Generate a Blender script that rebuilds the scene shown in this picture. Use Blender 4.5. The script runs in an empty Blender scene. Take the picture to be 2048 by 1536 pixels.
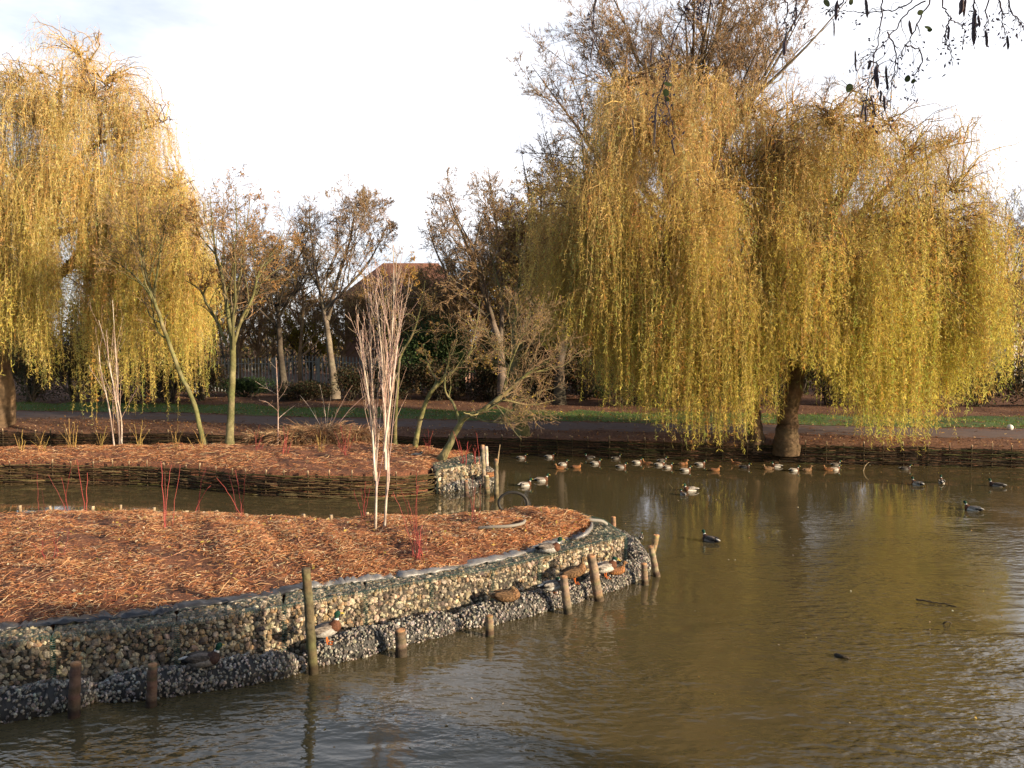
import bpy, math
import numpy as np
from mathutils import Vector, Matrix

SC = bpy.context.scene
COL = SC.collection
RG = np.random.default_rng(11)
F_PX, HC = 1650.0, 3.8                 # focal length in photo pixels, camera height over the water
PITCH = math.atan(78 / F_PX)
CAM = np.array([0., 0., HC])
SUN_AZ, SUN_EL = math.radians(62), math.radians(14)   # azimuth from behind the camera towards the right
SUN = np.array([math.cos(SUN_EL) * math.sin(SUN_AZ), -math.cos(SUN_EL) * math.cos(SUN_AZ), math.sin(SUN_EL)])

# ---------------------------------------------------------------- measuring helpers (photo pixel -> metres)
def ray(px, py):
    a, b = (px - 1024) / F_PX, (768 - py) / F_PX
    return np.array([a, math.cos(PITCH) + b * math.sin(PITCH), -math.sin(PITCH) + b * math.cos(PITCH)])
def on_z(px, py, z=0.):
    d = ray(px, py); return CAM + d * ((z - HC) / d[2])
def on_y(px, py, y):
    d = ray(px, py); return CAM + d * (y / d[1])

# ---------------------------------------------------------------- materials
def nt_mat(name):
    m = bpy.data.materials.new(name); m.use_nodes = True
    return m, m.node_tree, m.node_tree.nodes['Principled BSDF']
def mix_rgb(nt, fac, a, b, blend='MIX'):
    n = nt.nodes.new('ShaderNodeMix'); n.data_type = 'RGBA'; n.blend_type = blend
    for sock, v in ((n.inputs[0], fac), (n.inputs[6], a), (n.inputs[7], b)):
        if hasattr(v, 'is_linked'): nt.links.new(v, sock)
        elif isinstance(v, (int, float)): sock.default_value = v
        else: sock.default_value = (*v, 1)
    return n.outputs[2]
def noise(nt, scale, detail=4, rough=.6, coord='Object', stretch=None):
    tc = nt.nodes.new('ShaderNodeTexCoord'); n = nt.nodes.new('ShaderNodeTexNoise')
    n.inputs['Scale'].default_value = scale; n.inputs['Detail'].default_value = detail; n.inputs['Roughness'].default_value = rough
    if stretch:
        mp = nt.nodes.new('ShaderNodeMapping'); mp.inputs['Scale'].default_value = stretch[:3]
        if len(stretch) > 3: mp.inputs['Rotation'].default_value = (0, 0, stretch[3])
        nt.links.new(tc.outputs[coord], mp.inputs[0]); nt.links.new(mp.outputs[0], n.inputs[0])
    else: nt.links.new(tc.outputs[coord], n.inputs[0])
    return n.outputs[0]
def ramp(nt, fac, stops):
    r = nt.nodes.new('ShaderNodeValToRGB'); e = r.color_ramp.elements
    while len(e) < len(stops): e.new(.5)
    for k, (p, c) in enumerate(stops): e[k].position = p; e[k].color = (*c, 1) if len(c) == 3 else c
    nt.links.new(fac, r.inputs[0]); return r.outputs[0]
def bump(nt, b, h, strength=.5, dist=.02):
    n = nt.nodes.new('ShaderNodeBump'); n.inputs['Strength'].default_value = strength; n.inputs['Distance'].default_value = dist
    nt.links.new(h, n.inputs['Height']); nt.links.new(n.outputs[0], b.inputs['Normal'])
def attr_mat(name, rough=.85, nscale=0., namt=.35, trans=0., spec=.25, bmp=0.):
    """colour comes from the mesh's own 'Col' attribute (the thing's own colours), broken up by noise"""
    m, nt, b = nt_mat(name)
    a = nt.nodes.new('ShaderNodeAttribute'); a.attribute_name = 'Col'
    c = a.outputs['Color']
    if nscale:
        nz = noise(nt, nscale, 5)
        g = ramp(nt, nz, [(.25, (1 - namt,) * 3), (.75, (1 + namt,) * 3)])
        c = mix_rgb(nt, 1.0, c, g, 'MULTIPLY')
        if bmp: bump(nt, b, nz, bmp, .02)
    nt.links.new(c, b.inputs['Base Color'])
    b.inputs['Roughness'].default_value = rough; b.inputs['Specular IOR Level'].default_value = spec
    if trans:
        t = nt.nodes.new('ShaderNodeBsdfTranslucent'); nt.links.new(c, t.inputs['Color'])
        x = nt.nodes.new('ShaderNodeMixShader'); x.inputs[0].default_value = trans
        nt.links.new(b.outputs[0], x.inputs[1]); nt.links.new(t.outputs[0], x.inputs[2])
        nt.links.new(x.outputs[0], nt.nodes['Material Output'].inputs[0])
    return m
M_LEAF = attr_mat('leaf', .6, 0, 0, .5, .3)
M_BARK = attr_mat('bark', .9, 9, .4, 0, .15, .5)
M_TWIG = attr_mat('twig', .8, 0, 0, 0, .2)
M_WOOD = attr_mat('weathered_wood', .85, 14, .55, 0, .2, .6)
M_STONE = attr_mat('stone', .75, 30, .3, 0, .3, .3)
M_PEBBLE = attr_mat('pebble', .45, 0, 0, 0, .5)
M_FEATHER = attr_mat('feather', .75, 38, .55, 0, .2, .3)
M_CHIP = attr_mat('wood_chip', .7, 0, 0, .0, .3)
M_PLAIN = attr_mat('plain', .6, 8, .15, 0, .3)
M_WIRE = attr_mat('coated_wire', .45, 0, 0, 0, .5)
M_STEEL = attr_mat('galvanised_steel', .45, 6, .25, 0, .5)
M_LINER = attr_mat('liner_fabric', .38, 12, .25, 0, .6, .4)
M_BILL = attr_mat('bill', .4, 0, 0, 0, .5)

# ---------------------------------------------------------------- meshes
class MB:
    """collects numpy pieces; build() links them as ONE mesh object"""
    def __init__(s): s.v, s.c, s.f, s.n = [], [], [], 0
    def add(s, V, F, C):
        V = np.asarray(V, float).reshape(-1, 3)
        C = np.broadcast_to(np.asarray(C, float), V.shape) if np.ndim(C) == 1 else np.asarray(C, float).reshape(-1, 3)
        for f in (F if isinstance(F, list) else [F]): s.f.append(np.asarray(f, int) + s.n)
        s.v.append(V); s.c.append(C); s.n += len(V); return s
    def build(s, name, mat, parent=None, smooth=True, origin=None):
        V = np.concatenate(s.v); C = np.concatenate(s.c)
        o0 = np.array(parent['o'] if parent is not None and 'o' in parent.keys() else (0, 0, 0), float)
        if origin is not None: o0 = np.array(origin, float)
        V = V - o0
        me = bpy.data.meshes.new(name); me.vertices.add(len(V)); me.vertices.foreach_set('co', V.astype(np.float32).ravel())
        loops = np.concatenate([f.ravel() for f in s.f]); sizes = np.concatenate([np.full(len(f), f.shape[1]) for f in s.f])
        me.loops.add(len(loops)); me.loops.foreach_set('vertex_index', loops.astype(np.int32))
        me.polygons.add(len(sizes)); me.polygons.foreach_set('loop_start', np.concatenate([[0], np.cumsum(sizes)[:-1]]).astype(np.int32))
        a = me.attributes.new('Col', 'FLOAT_COLOR', 'POINT')
        a.data.foreach_set('color', np.concatenate([np.clip(C, 0, 1), np.ones((len(C), 1))], 1).astype(np.float32).ravel())
        me.update(calc_edges=True); me.validate()
        me.polygons.foreach_set('use_smooth', np.full(len(me.polygons), smooth))
        me.materials.append(mat)
        o = bpy.data.objects.new(name, me); COL.objects.link(o)
        if parent is not None: o.parent = parent
        else: o.location = o0
        return o
def tag(o, label=None, cat=None, group=None, kind=None):
    for k, v in (('label', label), ('category', cat), ('group', group), ('kind', kind)):
        if v: o[k] = v
    return o
def thing(name, label, cat, loc, group=None, rz=0.):
    o = bpy.data.objects.new(name, None); COL.objects.link(o); o.location = loc; o.rotation_euler = (0, 0, rz)
    o.empty_display_size = .2; o['o'] = [float(x) for x in loc]
    return tag(o, label, cat, group)
def copy_thing(src, label, loc, rz=0., group=None, scale=1.):
    r = src.copy(); COL.objects.link(r); r.location = loc; r.rotation_euler = (0, 0, rz); r.scale = (scale,) * 3
    tag(r, label, None, group)
    for ch in list(src.children):
        c = ch.copy(); COL.objects.link(c); c.parent = r
        for g in list(ch.children):
            d = g.copy(); COL.objects.link(d); d.parent = c
    return r
def unit(a): return a / np.maximum(np.linalg.norm(a, axis=-1, keepdims=True), 1e-9)
def frames(P):
    T = np.gradient(P, axis=1); T = unit(T)
    m = unit(P[:, -1] - P[:, 0]); ref = np.where(np.abs(m[:, 2:3]) > .8, [[1., 0, 0]], [[0., 0, 1]])
    N = unit(np.cross(T, ref[:, None, :])); B = np.cross(T, N); return T, N, B
def tubes(mb, P, R, C, k=4, cap=False, rough=0., flat=1.):
    """P (B,n,3) centre lines, R (B,n) radii, C (3,), (B,3) or (B,n,3)"""
    P = np.asarray(P, float); R = np.asarray(R, float)
    if P.ndim == 2: P = P[None]
    R = np.broadcast_to(R, P.shape[:2])
    B, n = R.shape; T, N, Bn = frames(P)
    a = np.arange(k) * 2 * np.pi / k
    rad = R[:, :, None] * (1 + rough * RG.normal(size=(B, n, k)))
    V = P[:, :, None] + rad[..., None] * (np.cos(a)[None, None, :, None] * N[:, :, None] + flat * np.sin(a)[None, None, :, None] * Bn[:, :, None])
    C = np.asarray(C, float)
    if C.ndim == 1: C = np.broadcast_to(C, (B, n, 3))
    elif C.ndim == 2: C = np.broadcast_to(C[:, None], (B, n, 3))
    Cv = np.broadcast_to(C[:, :, None], (B, n, k, 3))
    i = np.arange(B)[:, None, None] * n * k; j = np.arange(n - 1)[None, :, None] * k; q = np.arange(k)[None, None]; q2 = (q + 1) % k
    F = np.stack([i + j + q, i + j + q2, i + j + k + q2, i + j + k + q], -1).reshape(-1, 4)
    fs = [F]
    if cap:
        e = (np.arange(B) * n * k + (n - 1) * k)[:, None] + np.arange(k)[None]
        s0 = (np.arange(B) * n * k)[:, None] + np.arange(k)[None, ::-1]
        fs += [e, s0]
    mb.add(V, fs, Cv.reshape(-1, 3)); return mb
def leaves(mb, pos, d, L, W, C, droop=0.):
    """little folded blades: four corners each"""
    n = len(pos); d = unit(d); side = unit(np.cross(d, RG.normal(size=(n, 3))))
    L = np.broadcast_to(L, n)[:, None]; W = np.broadcast_to(W, n)[:, None]
    up = np.cross(side, d)
    V = np.stack([pos, pos + d * L * .45 + side * W * .5, pos + d * L + up * L * droop, pos + d * L * .45 - side * W * .5], 1)
    F = np.arange(n * 4).reshape(n, 4)
    mb.add(V, F, np.repeat(np.broadcast_to(C, (n, 3)), 4, 0)); return mb
def box(mb, c, s, C, rz=0., top=1.):
    x, y, z = np.array(s) / 2
    V = np.array([[a * x * (top if h > 0 else 1), b * y * (top if h > 0 else 1), h * z] for h in (-1, 1) for a, b in ((-1, -1), (1, -1), (1, 1), (-1, 1))])
    if rz: V = V @ np.array([[math.cos(rz), math.sin(rz), 0], [-math.sin(rz), math.cos(rz), 0], [0, 0, 1]])
    mb.add(V + np.array(c), np.array([[3, 2, 1, 0], [4, 5, 6, 7], [0, 1, 5, 4], [1, 2, 6, 5], [2, 3, 7, 6], [3, 0, 4, 7]]), C); return mb
def ico(level):
    t = (1 + 5 ** .5) / 2
    V = [(-1, t, 0), (1, t, 0), (-1, -t, 0), (1, -t, 0), (0, -1, t), (0, 1, t), (0, -1, -t), (0, 1, -t), (t, 0, -1), (t, 0, 1), (-t, 0, -1), (-t, 0, 1)]
    F = [(0, 11, 5), (0, 5, 1), (0, 1, 7), (0, 7, 10), (0, 10, 11), (1, 5, 9), (5, 11, 4), (11, 10, 2), (10, 7, 6), (7, 1, 8), (3, 9, 4), (3, 4, 2), (3, 2, 6), (3, 6, 8), (3, 8, 9), (4, 9, 5), (2, 4, 11), (6, 2, 10), (8, 6, 7), (9, 8, 1)]
    V = [np.array(v) / np.linalg.norm(v) for v in V]
    for _ in range(level):
        c, G = {}, []
        def mid(a, b):
            key = (min(a, b), max(a, b))
            if key not in c: m = V[a] + V[b]; V.append(m / np.linalg.norm(m)); c[key] = len(V) - 1
            return c[key]
        for a, b, d in F:
            x, y, z = mid(a, b), mid(b, d), mid(d, a); G += [(a, x, z), (b, y, x), (d, z, y), (x, y, z)]
        F = G
    return np.array(V), np.array(F)
ICO0, ICO1, ICO2 = ico(0), ico(1), ico(2)
def rand_rot(n):
    q = unit(RG.normal(size=(n, 4))); w, x, y, z = q.T
    return np.stack([1 - 2 * (y * y + z * z), 2 * (x * y - z * w), 2 * (x * z + y * w), 2 * (x * y + z * w), 1 - 2 * (x * x + z * z), 2 * (y * z - x * w), 2 * (x * z - y * w), 2 * (y * z + x * w), 1 - 2 * (x * x + y * y)], -1).reshape(n, 3, 3)
def pebbles(mb, pos, rad, C, base=ICO1, aniso=.3, jit=.16):
    n = len(pos); V0, F0 = base
    S = rad[:, None] * (1 + aniso * RG.uniform(-1, 1, (n, 3)))
    V = V0[None] * (1 + jit * RG.normal(size=(n, len(V0), 1))) * S[:, None]
    V = np.einsum('nij,nvj->nvi', rand_rot(n), V) + pos[:, None]
    F = (np.arange(n)[:, None, None] * len(V0) + F0[None]).reshape(-1, 3)
    mb.add(V, F, np.repeat(C, len(V0), 0)); return mb
def smooth_line(pts, n):
    """resample a polyline to n points with a Catmull-Rom curve"""
    p = np.asarray(pts, float); q = np.vstack([2 * p[0] - p[1], p, 2 * p[-1] - p[-2]])
    u = np.linspace(0, len(p) - 1 - 1e-6, n); i = u.astype(int); t = (u - i)[:, None]
    a, b, c, d = q[i], q[i + 1], q[i + 2], q[i + 3]
    return .5 * (2 * b + (c - a) * t + (2 * a - 5 * b + 4 * c - d) * t ** 2 + (3 * b - a - 3 * c + d) * t ** 3)
def resample(pts, n):
    p = np.asarray(pts, float); s = np.concatenate([[0], np.cumsum(np.linalg.norm(np.diff(p, axis=0), axis=1))])
    u = np.linspace(0, s[-1], n); return np.stack([np.interp(u, s, p[:, k]) for k in range(p.shape[1])], 1)
def vary(c, n, amt=.2, hue=.06):
    c = np.asarray(c, float); return np.clip(c * (1 + amt * RG.normal(size=(n, 1))) * (1 + hue * RG.normal(size=(n, 3))), .003, 1)
def pick(cols, n, amt=.15, hue=.05, p=None):
    cols = np.asarray(cols, float); return np.clip(cols[RG.choice(len(cols), n, p=p)] * (1 + amt * RG.normal(size=(n, 1))) * (1 + hue * RG.normal(size=(n, 3))), .003, 1)

# ---------------------------------------------------------------- branching
def grow(P, R, count, t0, t1, ang, length, n=6, wob=.25, up=.0, rr=.6, angv=.25, tipr=.35, horiz=0., clip=None, fall=.45):
    """one more order of branches on the branches P (B,m,3), R (B,m): returns (P2, R2)"""
    B, m = R.shape
    cnt = np.maximum(0, np.round(np.broadcast_to(count, B) * RG.uniform(.75, 1.25, B))).astype(int)
    idx = np.repeat(np.arange(B), cnt); K = len(idx)
    t = RG.uniform(t0, t1, K) * (m - 1); i = np.minimum(t.astype(int), m - 2); f = (t - i)[:, None]
    pos = P[idx, i] * (1 - f) + P[idx, i + 1] * f
    T = unit(P[idx, i + 1] - P[idx, i]); r = R[idx, i] * (1 - f[:, 0]) + R[idx, i + 1] * f[:, 0]
    N = unit(np.cross(T, RG.normal(size=(K, 3))))
    a = ang + angv * RG.normal(size=K)
    d = unit(np.cos(a)[:, None] * T + np.sin(a)[:, None] * N)
    if horiz: d[:, 2] *= (1 - horiz); d = unit(d)
    plen = np.linalg.norm(np.diff(P, axis=1), axis=2).sum(1)[idx]
    L = length * plen * RG.uniform(.6, 1.2, K) * (1 - fall * (t / (m - 1)))
    if clip is not None:
        Lc = clip(pos, d) * RG.uniform(.7, 1.1, K); ok = Lc > .35 * L; L = np.minimum(L, Lc)[ok]
        pos, d, r = pos[ok], d[ok], r[ok]; K = len(L)
    st = (L / (n - 1))[:, None]; out = [pos]
    for k in range(n - 1):
        d = unit(d + wob * RG.normal(size=(K, 3)) + np.array([0, 0, up])); pos = pos + d * st; out.append(pos)
    P2 = np.stack(out, 1); r0 = np.minimum(r * .9, r * rr * RG.uniform(.8, 1.2, K))
    R2 = r0[:, None] * np.linspace(1, tipr, n)[None]
    return P2, R2
# ================================================================ camera, light, sky
cam = bpy.data.cameras.new('camera'); co = bpy.data.objects.new('camera', cam); COL.objects.link(co); SC.camera = co
cam.sensor_width = 36; cam.lens = 36 * F_PX / 2048; cam.clip_end = 3000; cam.clip_start = .05
co.location = CAM; co.rotation_euler = (math.pi / 2 - PITCH, 0, 0)
sl = bpy.data.lights.new('sun', 'SUN'); so = bpy.data.objects.new('sun', sl); COL.objects.link(so)
sl.energy = 5; sl.angle = math.radians(.6); sl.color = (1, .80, .55)
so.rotation_euler = Vector(SUN).to_track_quat('Z', 'Y').to_euler(); so.location = (20, -10, 20)
w = bpy.data.worlds.new('World'); SC.world = w; w.use_nodes = True; nt = w.node_tree
bg = nt.nodes['Background']; sk = nt.nodes.new('ShaderNodeTexSky'); sk.sky_type = 'NISHITA'; sk.sun_disc = False
sk.sun_elevation = SUN_EL; sk.sun_rotation = math.atan2(SUN[0], SUN[1]); sk.altitude = 50; sk.air_density = 1.0; sk.dust_density = 1.5
nz = noise(nt, 1.7, 6, .55, 'Generated', (1, 1, 2.6))
cl = ramp(nt, nz, [(.36, (0, 0, 0)), (.60, (1, 1, 1))])
gen = nt.nodes.new('ShaderNodeTexCoord'); sep = nt.nodes.new('ShaderNodeSeparateXYZ'); nt.links.new(gen.outputs['Generated'], sep.inputs[0])
low = ramp(nt, sep.outputs[2], [(.0, (1, 1, 1)), (.38, (.95, .95, .95)), (.72, (.15, .15, .15))])      # thin cloud thickens towards the horizon
ahead = ramp(nt, sep.outputs[1], [(.0, (.12, .12, .12)), (.45, (1, 1, 1))])       # the bright bank of cloud stands over the far side of the pond
cl = mix_rgb(nt, 1., mix_rgb(nt, 1., mix_rgb(nt, .3, cl, (1, 1, 1)), low, 'MULTIPLY'), ahead, 'MULTIPLY')
cloud_c = mix_rgb(nt, 1., ramp(nt, noise(nt, 3.1, 6, .6, 'Generated', (1, 1, 3)), [(.34, (.60, .625, .71)), (.60, (.95, .955, 1.))]), (10., 10., 10.), 'MULTIPLY')
bg_col = mix_rgb(nt, cl, sk.outputs[0], cloud_c)
nt.links.new(bg_col, bg.inputs[0]); bg.inputs[1].default_value = .1
SC.view_settings.view_transform = 'Standard'; SC.view_settings.look = 'None'; SC.view_settings.exposure = .8; SC.view_settings.gamma = 1
SC.cycles.max_bounces = 5; SC.cycles.diffuse_bounces = 2; SC.cycles.glossy_bounces = 2; SC.cycles.transmission_bounces = 2
SC.cycles.use_denoising = True; SC.cycles.caustics_reflective = False; SC.cycles.caustics_refractive = False
SC.cycles.sample_clamp_indirect = 4

# ================================================================ ground of the far bank (one sheet out to the horizon)
EDGE = np.array([(-300, 70), (-60, 36), (-30, 31.8), (-18.5, 30.3), (-8, 29.5), (.45, 28.4), (5.5, 27.2), (10.7, 26.2), (15.6, 25.4), (24, 24.4), (60, 21), (300, 10)])
def edge_y(x): return np.interp(x, EDGE[:, 0], EDGE[:, 1])
PATH = np.array([(-300, 75), (-60, 41), (-15, 34.9), (-8, 32.6), (0, 31.2), (10.7, 29.4), (16, 28.4), (60, 24), (300, 14)])
def path_y(x): return np.interp(x, PATH[:, 0], PATH[:, 1])
def hump(x, y): return .035 * np.sin(x * 1.7 + y * .9) + .03 * np.sin(x * .63 - y * 1.31) + .02 * np.sin(3.1 * x + 2.3 * y)
def land_z(x, y):
    v = np.maximum(y - edge_y(x), 0)
    d = np.abs(y - path_y(x))
    z = np.interp(v, [0, .4, 1.4, 5, 12, 22, 60, 400], [.58, .62, .74, .78, .84, 1.0, 1.3, 2.5])
    return z + hump(x, y) * np.clip((d - 1.7) / 1.0, 0, 1) * np.interp(v, [0, .3, 1], [.2, .6, 1])
xs = np.concatenate([np.linspace(-400, -45, 40), np.linspace(-44, 46, 361), np.linspace(47, 400, 40)])
vs = np.concatenate([[0, .001], np.linspace(.05, 14, 120), np.linspace(14.5, 40, 50), np.geomspace(42, 900, 24)])
X, Vv = np.meshgrid(xs, vs); Y = edge_y(X) + Vv; Z = land_z(X, Y); Z[0] = -.7
Z[2:60] += .012 * RG.normal(size=Z[2:60].shape)
def grid_faces(h, w): 
    a = np.arange(h * w).reshape(h, w); return np.stack([a[:-1, :-1], a[:-1, 1:], a[1:, 1:], a[1:, :-1]], -1).reshape(-1, 4)
M_SOIL, nt_, b_ = nt_mat('leaf_strewn_soil')
n1 = noise(nt_, 1.1, 6, .65); n2 = noise(nt_, 14, 6, .7)
c_ = ramp(nt_, n1, [(.3, (.11, .06, .04)), (.52, (.19, .105, .07)), (.75, (.25, .15, .095))])
c_ = mix_rgb(nt_, 1.0, c_, ramp(nt_, n2, [(.3, (.45, .42, .4)), (.62, (1.25, 1.2, 1.15))]), 'MULTIPLY')
nt_.links.new(c_, b_.inputs['Base Color']); b_.inputs['Roughness'].default_value = .95; b_.inputs['Specular IOR Level'].default_value = .1
bump(nt_, b_, n2, .8, .06)
mb = MB(); mb.add(np.stack([X, Y, Z], -1), grid_faces(len(vs), len(xs)), (.1, .06, .04))
tag(mb.build('ground', M_SOIL), kind='structure')
# pond bed, so that the land is one closed shape under the water
mb = MB(); mb.add([(-420, -420, -.69), (420, -420, -.69), (420, 120, -.69), (-420, 120, -.69)], np.array([[0, 1, 2, 3]]), (.05, .04, .03))
tag(mb.build('pond_bed_ground', M_SOIL), kind='structure')
# the near bank the photographer stands on; right spur shaped to cast shade
NB = [(-420, -420), (420, -420), (420, -215), (30, -8.1), (12, 1.5), (7.4, 3.94), (5.4, 5.0), (4.3, 4.4), (3.0, 3.0), (1.6, 1.4), (-60, 1.0), (-420, -10)]
mb = MB(); n = len(NB); T_ = [(x, y, 2.15) for x, y in NB] + [(x, y, -.7) for x, y in NB]
sides = np.array([[i, i + n, (i + 1) % n + n, (i + 1) % n] for i in range(n)])
mb.add(T_, [np.arange(n)[None], sides], (.1, .06, .04)); tag(mb.build('near_bank_ground', M_SOIL, smooth=False), kind='structure')

# tarmac path
pv = np.linspace(-1.5, 1.5, 13); px_ = np.concatenate([np.linspace(-120, -45, 16), np.linspace(-44, 46, 240), np.linspace(47, 120, 16)])
X, Vv = np.meshgrid(px_, pv); Y = path_y(X) + Vv + .1 * np.sin(X * .7) * (np.abs(Vv) > 1.4) + .05 * np.sin(X * 2.9) * (np.abs(Vv) > 1.4); Z = land_z(X, Y) + .02 - .012 * np.abs(Vv)
M_PATH, nt_, b_ = nt_mat('worn_tarmac'); n1 = noise(nt_, 2.2, 7, .7); n2 = noise(nt_, 40, 3)
c_ = mix_rgb(nt_, n2, ramp(nt_, n1, [(.35, (.15, .105, .088)), (.7, (.23, .165, .14))]), (.13, .1, .09))
nt_.links.new(c_, b_.inputs['Base Color']); b_.inputs['Roughness'].default_value = .95; b_.inputs['Specular IOR Level'].default_value = .08
mb = MB(); mb.add(np.stack([X, Y, Z], -1), grid_faces(len(pv), len(px_)), (.1, .1, .1)); tag(mb.build('path', M_PATH), kind='structure')
# grass verge beyond the path: turf sheet and blades
gv = np.linspace(1.75, 6.2, 22); X, Vv = np.meshgrid(px_, gv); Y = path_y(X) + Vv
e_ = (np.sin(X * .8) + np.sin(X * 1.9 + 1) + np.sin(X * 4.7)) * .12
Y = np.where(Vv > 5.9, Y + e_ * 2, np.where(Vv < 1.9, Y + e_, Y)); Z = land_z(X, Y) + .012
M_TURF, nt_, b_ = nt_mat('turf'); n1 = noise(nt_, .9, 6, .6); n2 = noise(nt_, 25, 4)
c_ = ramp(nt_, n1, [(.38, (.07, .12, .022)), (.58, (.09, .14, .028)), (.72, (.14, .10, .05))])
c_ = mix_rgb(nt_, 1., c_, ramp(nt_, n2, [(.3, (.6, .6, .6)), (.7, (1.3, 1.3, 1.2))]), 'MULTIPLY')
nt_.links.new(c_, b_.inputs['Base Color']); b_.inputs['Roughness'].default_value = .95; bump(nt_, b_, n2, .6, .05)
mb = MB(); mb.add(np.stack([X, Y, Z], -1), grid_faces(len(gv), len(px_)), (.1, .1, .1)); tag(mb.build('grass_verge_lawn', M_TURF), kind='structure')
n = 26000; x = RG.uniform(-30, 34, n); v = RG.uniform(1.7, 6.2, n); k = (np.sin(x * .9 + v) + np.sin(x * 2.3 - v * 1.7) + RG.normal(size=n)) > -1.2
x, v = x[k], v[k]; n = len(x); y = path_y(x) + v; mb = MB()
leaves(mb, np.stack([x, y, land_z(x, y)], -1), np.stack([RG.normal(size=n) * .5, RG.normal(size=n) * .5, np.ones(n)], -1), RG.uniform(.05, .13, n), .02, pick([(.10, .20, .03), (.14, .22, .04), (.18, .17, .06)], n))
tag(mb.build('grass', M_LEAF), 'short green grass growing along the far side of the path', None, None, 'stuff')
# fallen leaves and clods on the far bank
n = 15000; x = RG.uniform(-32, 36, n); v = np.abs(RG.normal(size=n)) * 7 + .15; y = edge_y(x) + v; k = (y < 48) & ((np.abs(y - path_y(x)) > 1.55) | (RG.random(n) < .1)); x, y = x[k], y[k]; n = len(x)
mb = MB(); d = RG.normal(size=(n, 3)); d[:, 2] = np.abs(d[:, 2]) * .25
leaves(mb, np.stack([x, y, land_z(x, y) + .02], -1), d, RG.uniform(.05, .1, n), RG.uniform(.03, .07, n), pick([(.30, .13, .05), (.22, .09, .04), (.40, .22, .08), (.12, .06, .035), (.48, .33, .18)], n))
tag(mb.build('fallen_leaves', M_LEAF), 'brown and orange fallen leaves scattered over the far bank', None, None, 'stuff')

# ================================================================ water
M_WATER, nt_, b_ = nt_mat('muddy_pond_water')
tw = noise(nt_, .25, 3, .5)
c_ = ramp(nt_, tw, [(.3, (.080, .064, .031)), (.7, (.094, .073, .035))])
nt_.links.new(c_, b_.inputs['Base Color']); b_.inputs['Roughness'].default_value = .035; b_.inputs['IOR'].default_value = 1.5
b_.inputs['Specular IOR Level'].default_value = .5
a1 = noise(nt_, 1, 2, .5, 'Object', (5.0, 9.5, 1, .45)); a2 = noise(nt_, 1, 1.5, .5, 'Object', (4.2, 8.0, 1, -.4)); a3 = noise(nt_, 1, 2, .5, 'Object', (14, 22, 1, .12)); a4 = noise(nt_, .9, 2, .5, 'Object', (.6, 1.6, 1, .2)); msk = noise(nt_, .30, 3, .55)
def mth(op, a, b):
    m = nt_.nodes.new('ShaderNodeMath'); m.operation = op
    for s_, v_ in ((m.inputs[0], a), (m.inputs[1], b)):
        if hasattr(v_, 'is_linked'): nt_.links.new(v_, s_)
        else: s_.default_value = v_
    return m.outputs[0]
mk = ramp(nt_, msk, [(.38, (.10,) * 3), (.62, (1., 1., 1.))])
h = mth('ADD', mth('MULTIPLY', mth('ADD', a1, a2), .5), mth('MULTIPLY', a3, .10)); h = mth('ADD', mth('MULTIPLY', h, mk), mth('MULTIPLY', a4, .8))
tcw = nt_.nodes.new('ShaderNodeTexCoord'); sw = nt_.nodes.new('ShaderNodeSeparateXYZ'); nt_.links.new(tcw.outputs['Object'], sw.inputs[0])
calm = nt_.nodes.new('ShaderNodeMapRange'); nt_.links.new(mth('ADD', sw.outputs[1], mth('MULTIPLY', sw.outputs[0], -.45)), calm.inputs[0])
for i_, v_ in enumerate((5., 17., 2.3, .12)): calm.inputs[i_ + 1].default_value = v_           # breeze ruffles the open water, the lee of the banks is calm
bump(nt_, b_, mth('MULTIPLY', h, calm.outputs[0]), 1., .025)
mb = MB(); gx = np.linspace(-420, 420, 3); X, Y = np.meshgrid(gx, [-420, 15, 130]); mb.add(np.stack([X, Y, 0 * X], -1), grid_faces(3, 3), (.1, .1, .1))
tag(mb.build('pond_water', M_WATER), kind='structure')
# ================================================================ islands
def px_line(pts, z=0.): return np.array([on_z(x, y, z) for x, y in pts])
GT = .62                                            # gabion top above the water
N_IN = px_line([(-420, 1320), (-160, 1282), (0, 1258), (105, 1247), (296, 1229), (365, 1216), (524, 1192), (629, 1172), (730, 1160), (834, 1148), (984, 1121), (1079, 1096), (1127, 1080), (1171, 1069)], GT)
N_BACK = px_line([(-420, 1030), (-160, 1028), (0, 1028), (150, 1026), (300, 1028), (480, 1033), (640, 1046), (740, 1040), (900, 1038), (1000, 1028), (1065, 1022), (1120, 1030), (1160, 1044), (1179, 1056)], .6)
M_MULCH, nt_, b_ = nt_mat('shredded_bark_mulch'); n1 = noise(nt_, 2.2, 6, .7); n2 = noise(nt_, 30, 5, .7, 'Object', (1, 2.2, 1, .3))
c_ = ramp(nt_, n2, [(.3, (.055, .024, .014)), (.5, (.20, .08, .042)), (.72, (.40, .185, .09))])
c_ = mix_rgb(nt_, 1., c_, ramp(nt_, n1, [(.34, (.32, .30, .32)), (.52, (1.05, 1., 1.))]), 'MULTIPLY')
nt_.links.new(c_, b_.inputs['Base Color']); b_.inputs['Roughness'].default_value = .9; bump(nt_, b_, n2, .9, .05)
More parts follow.
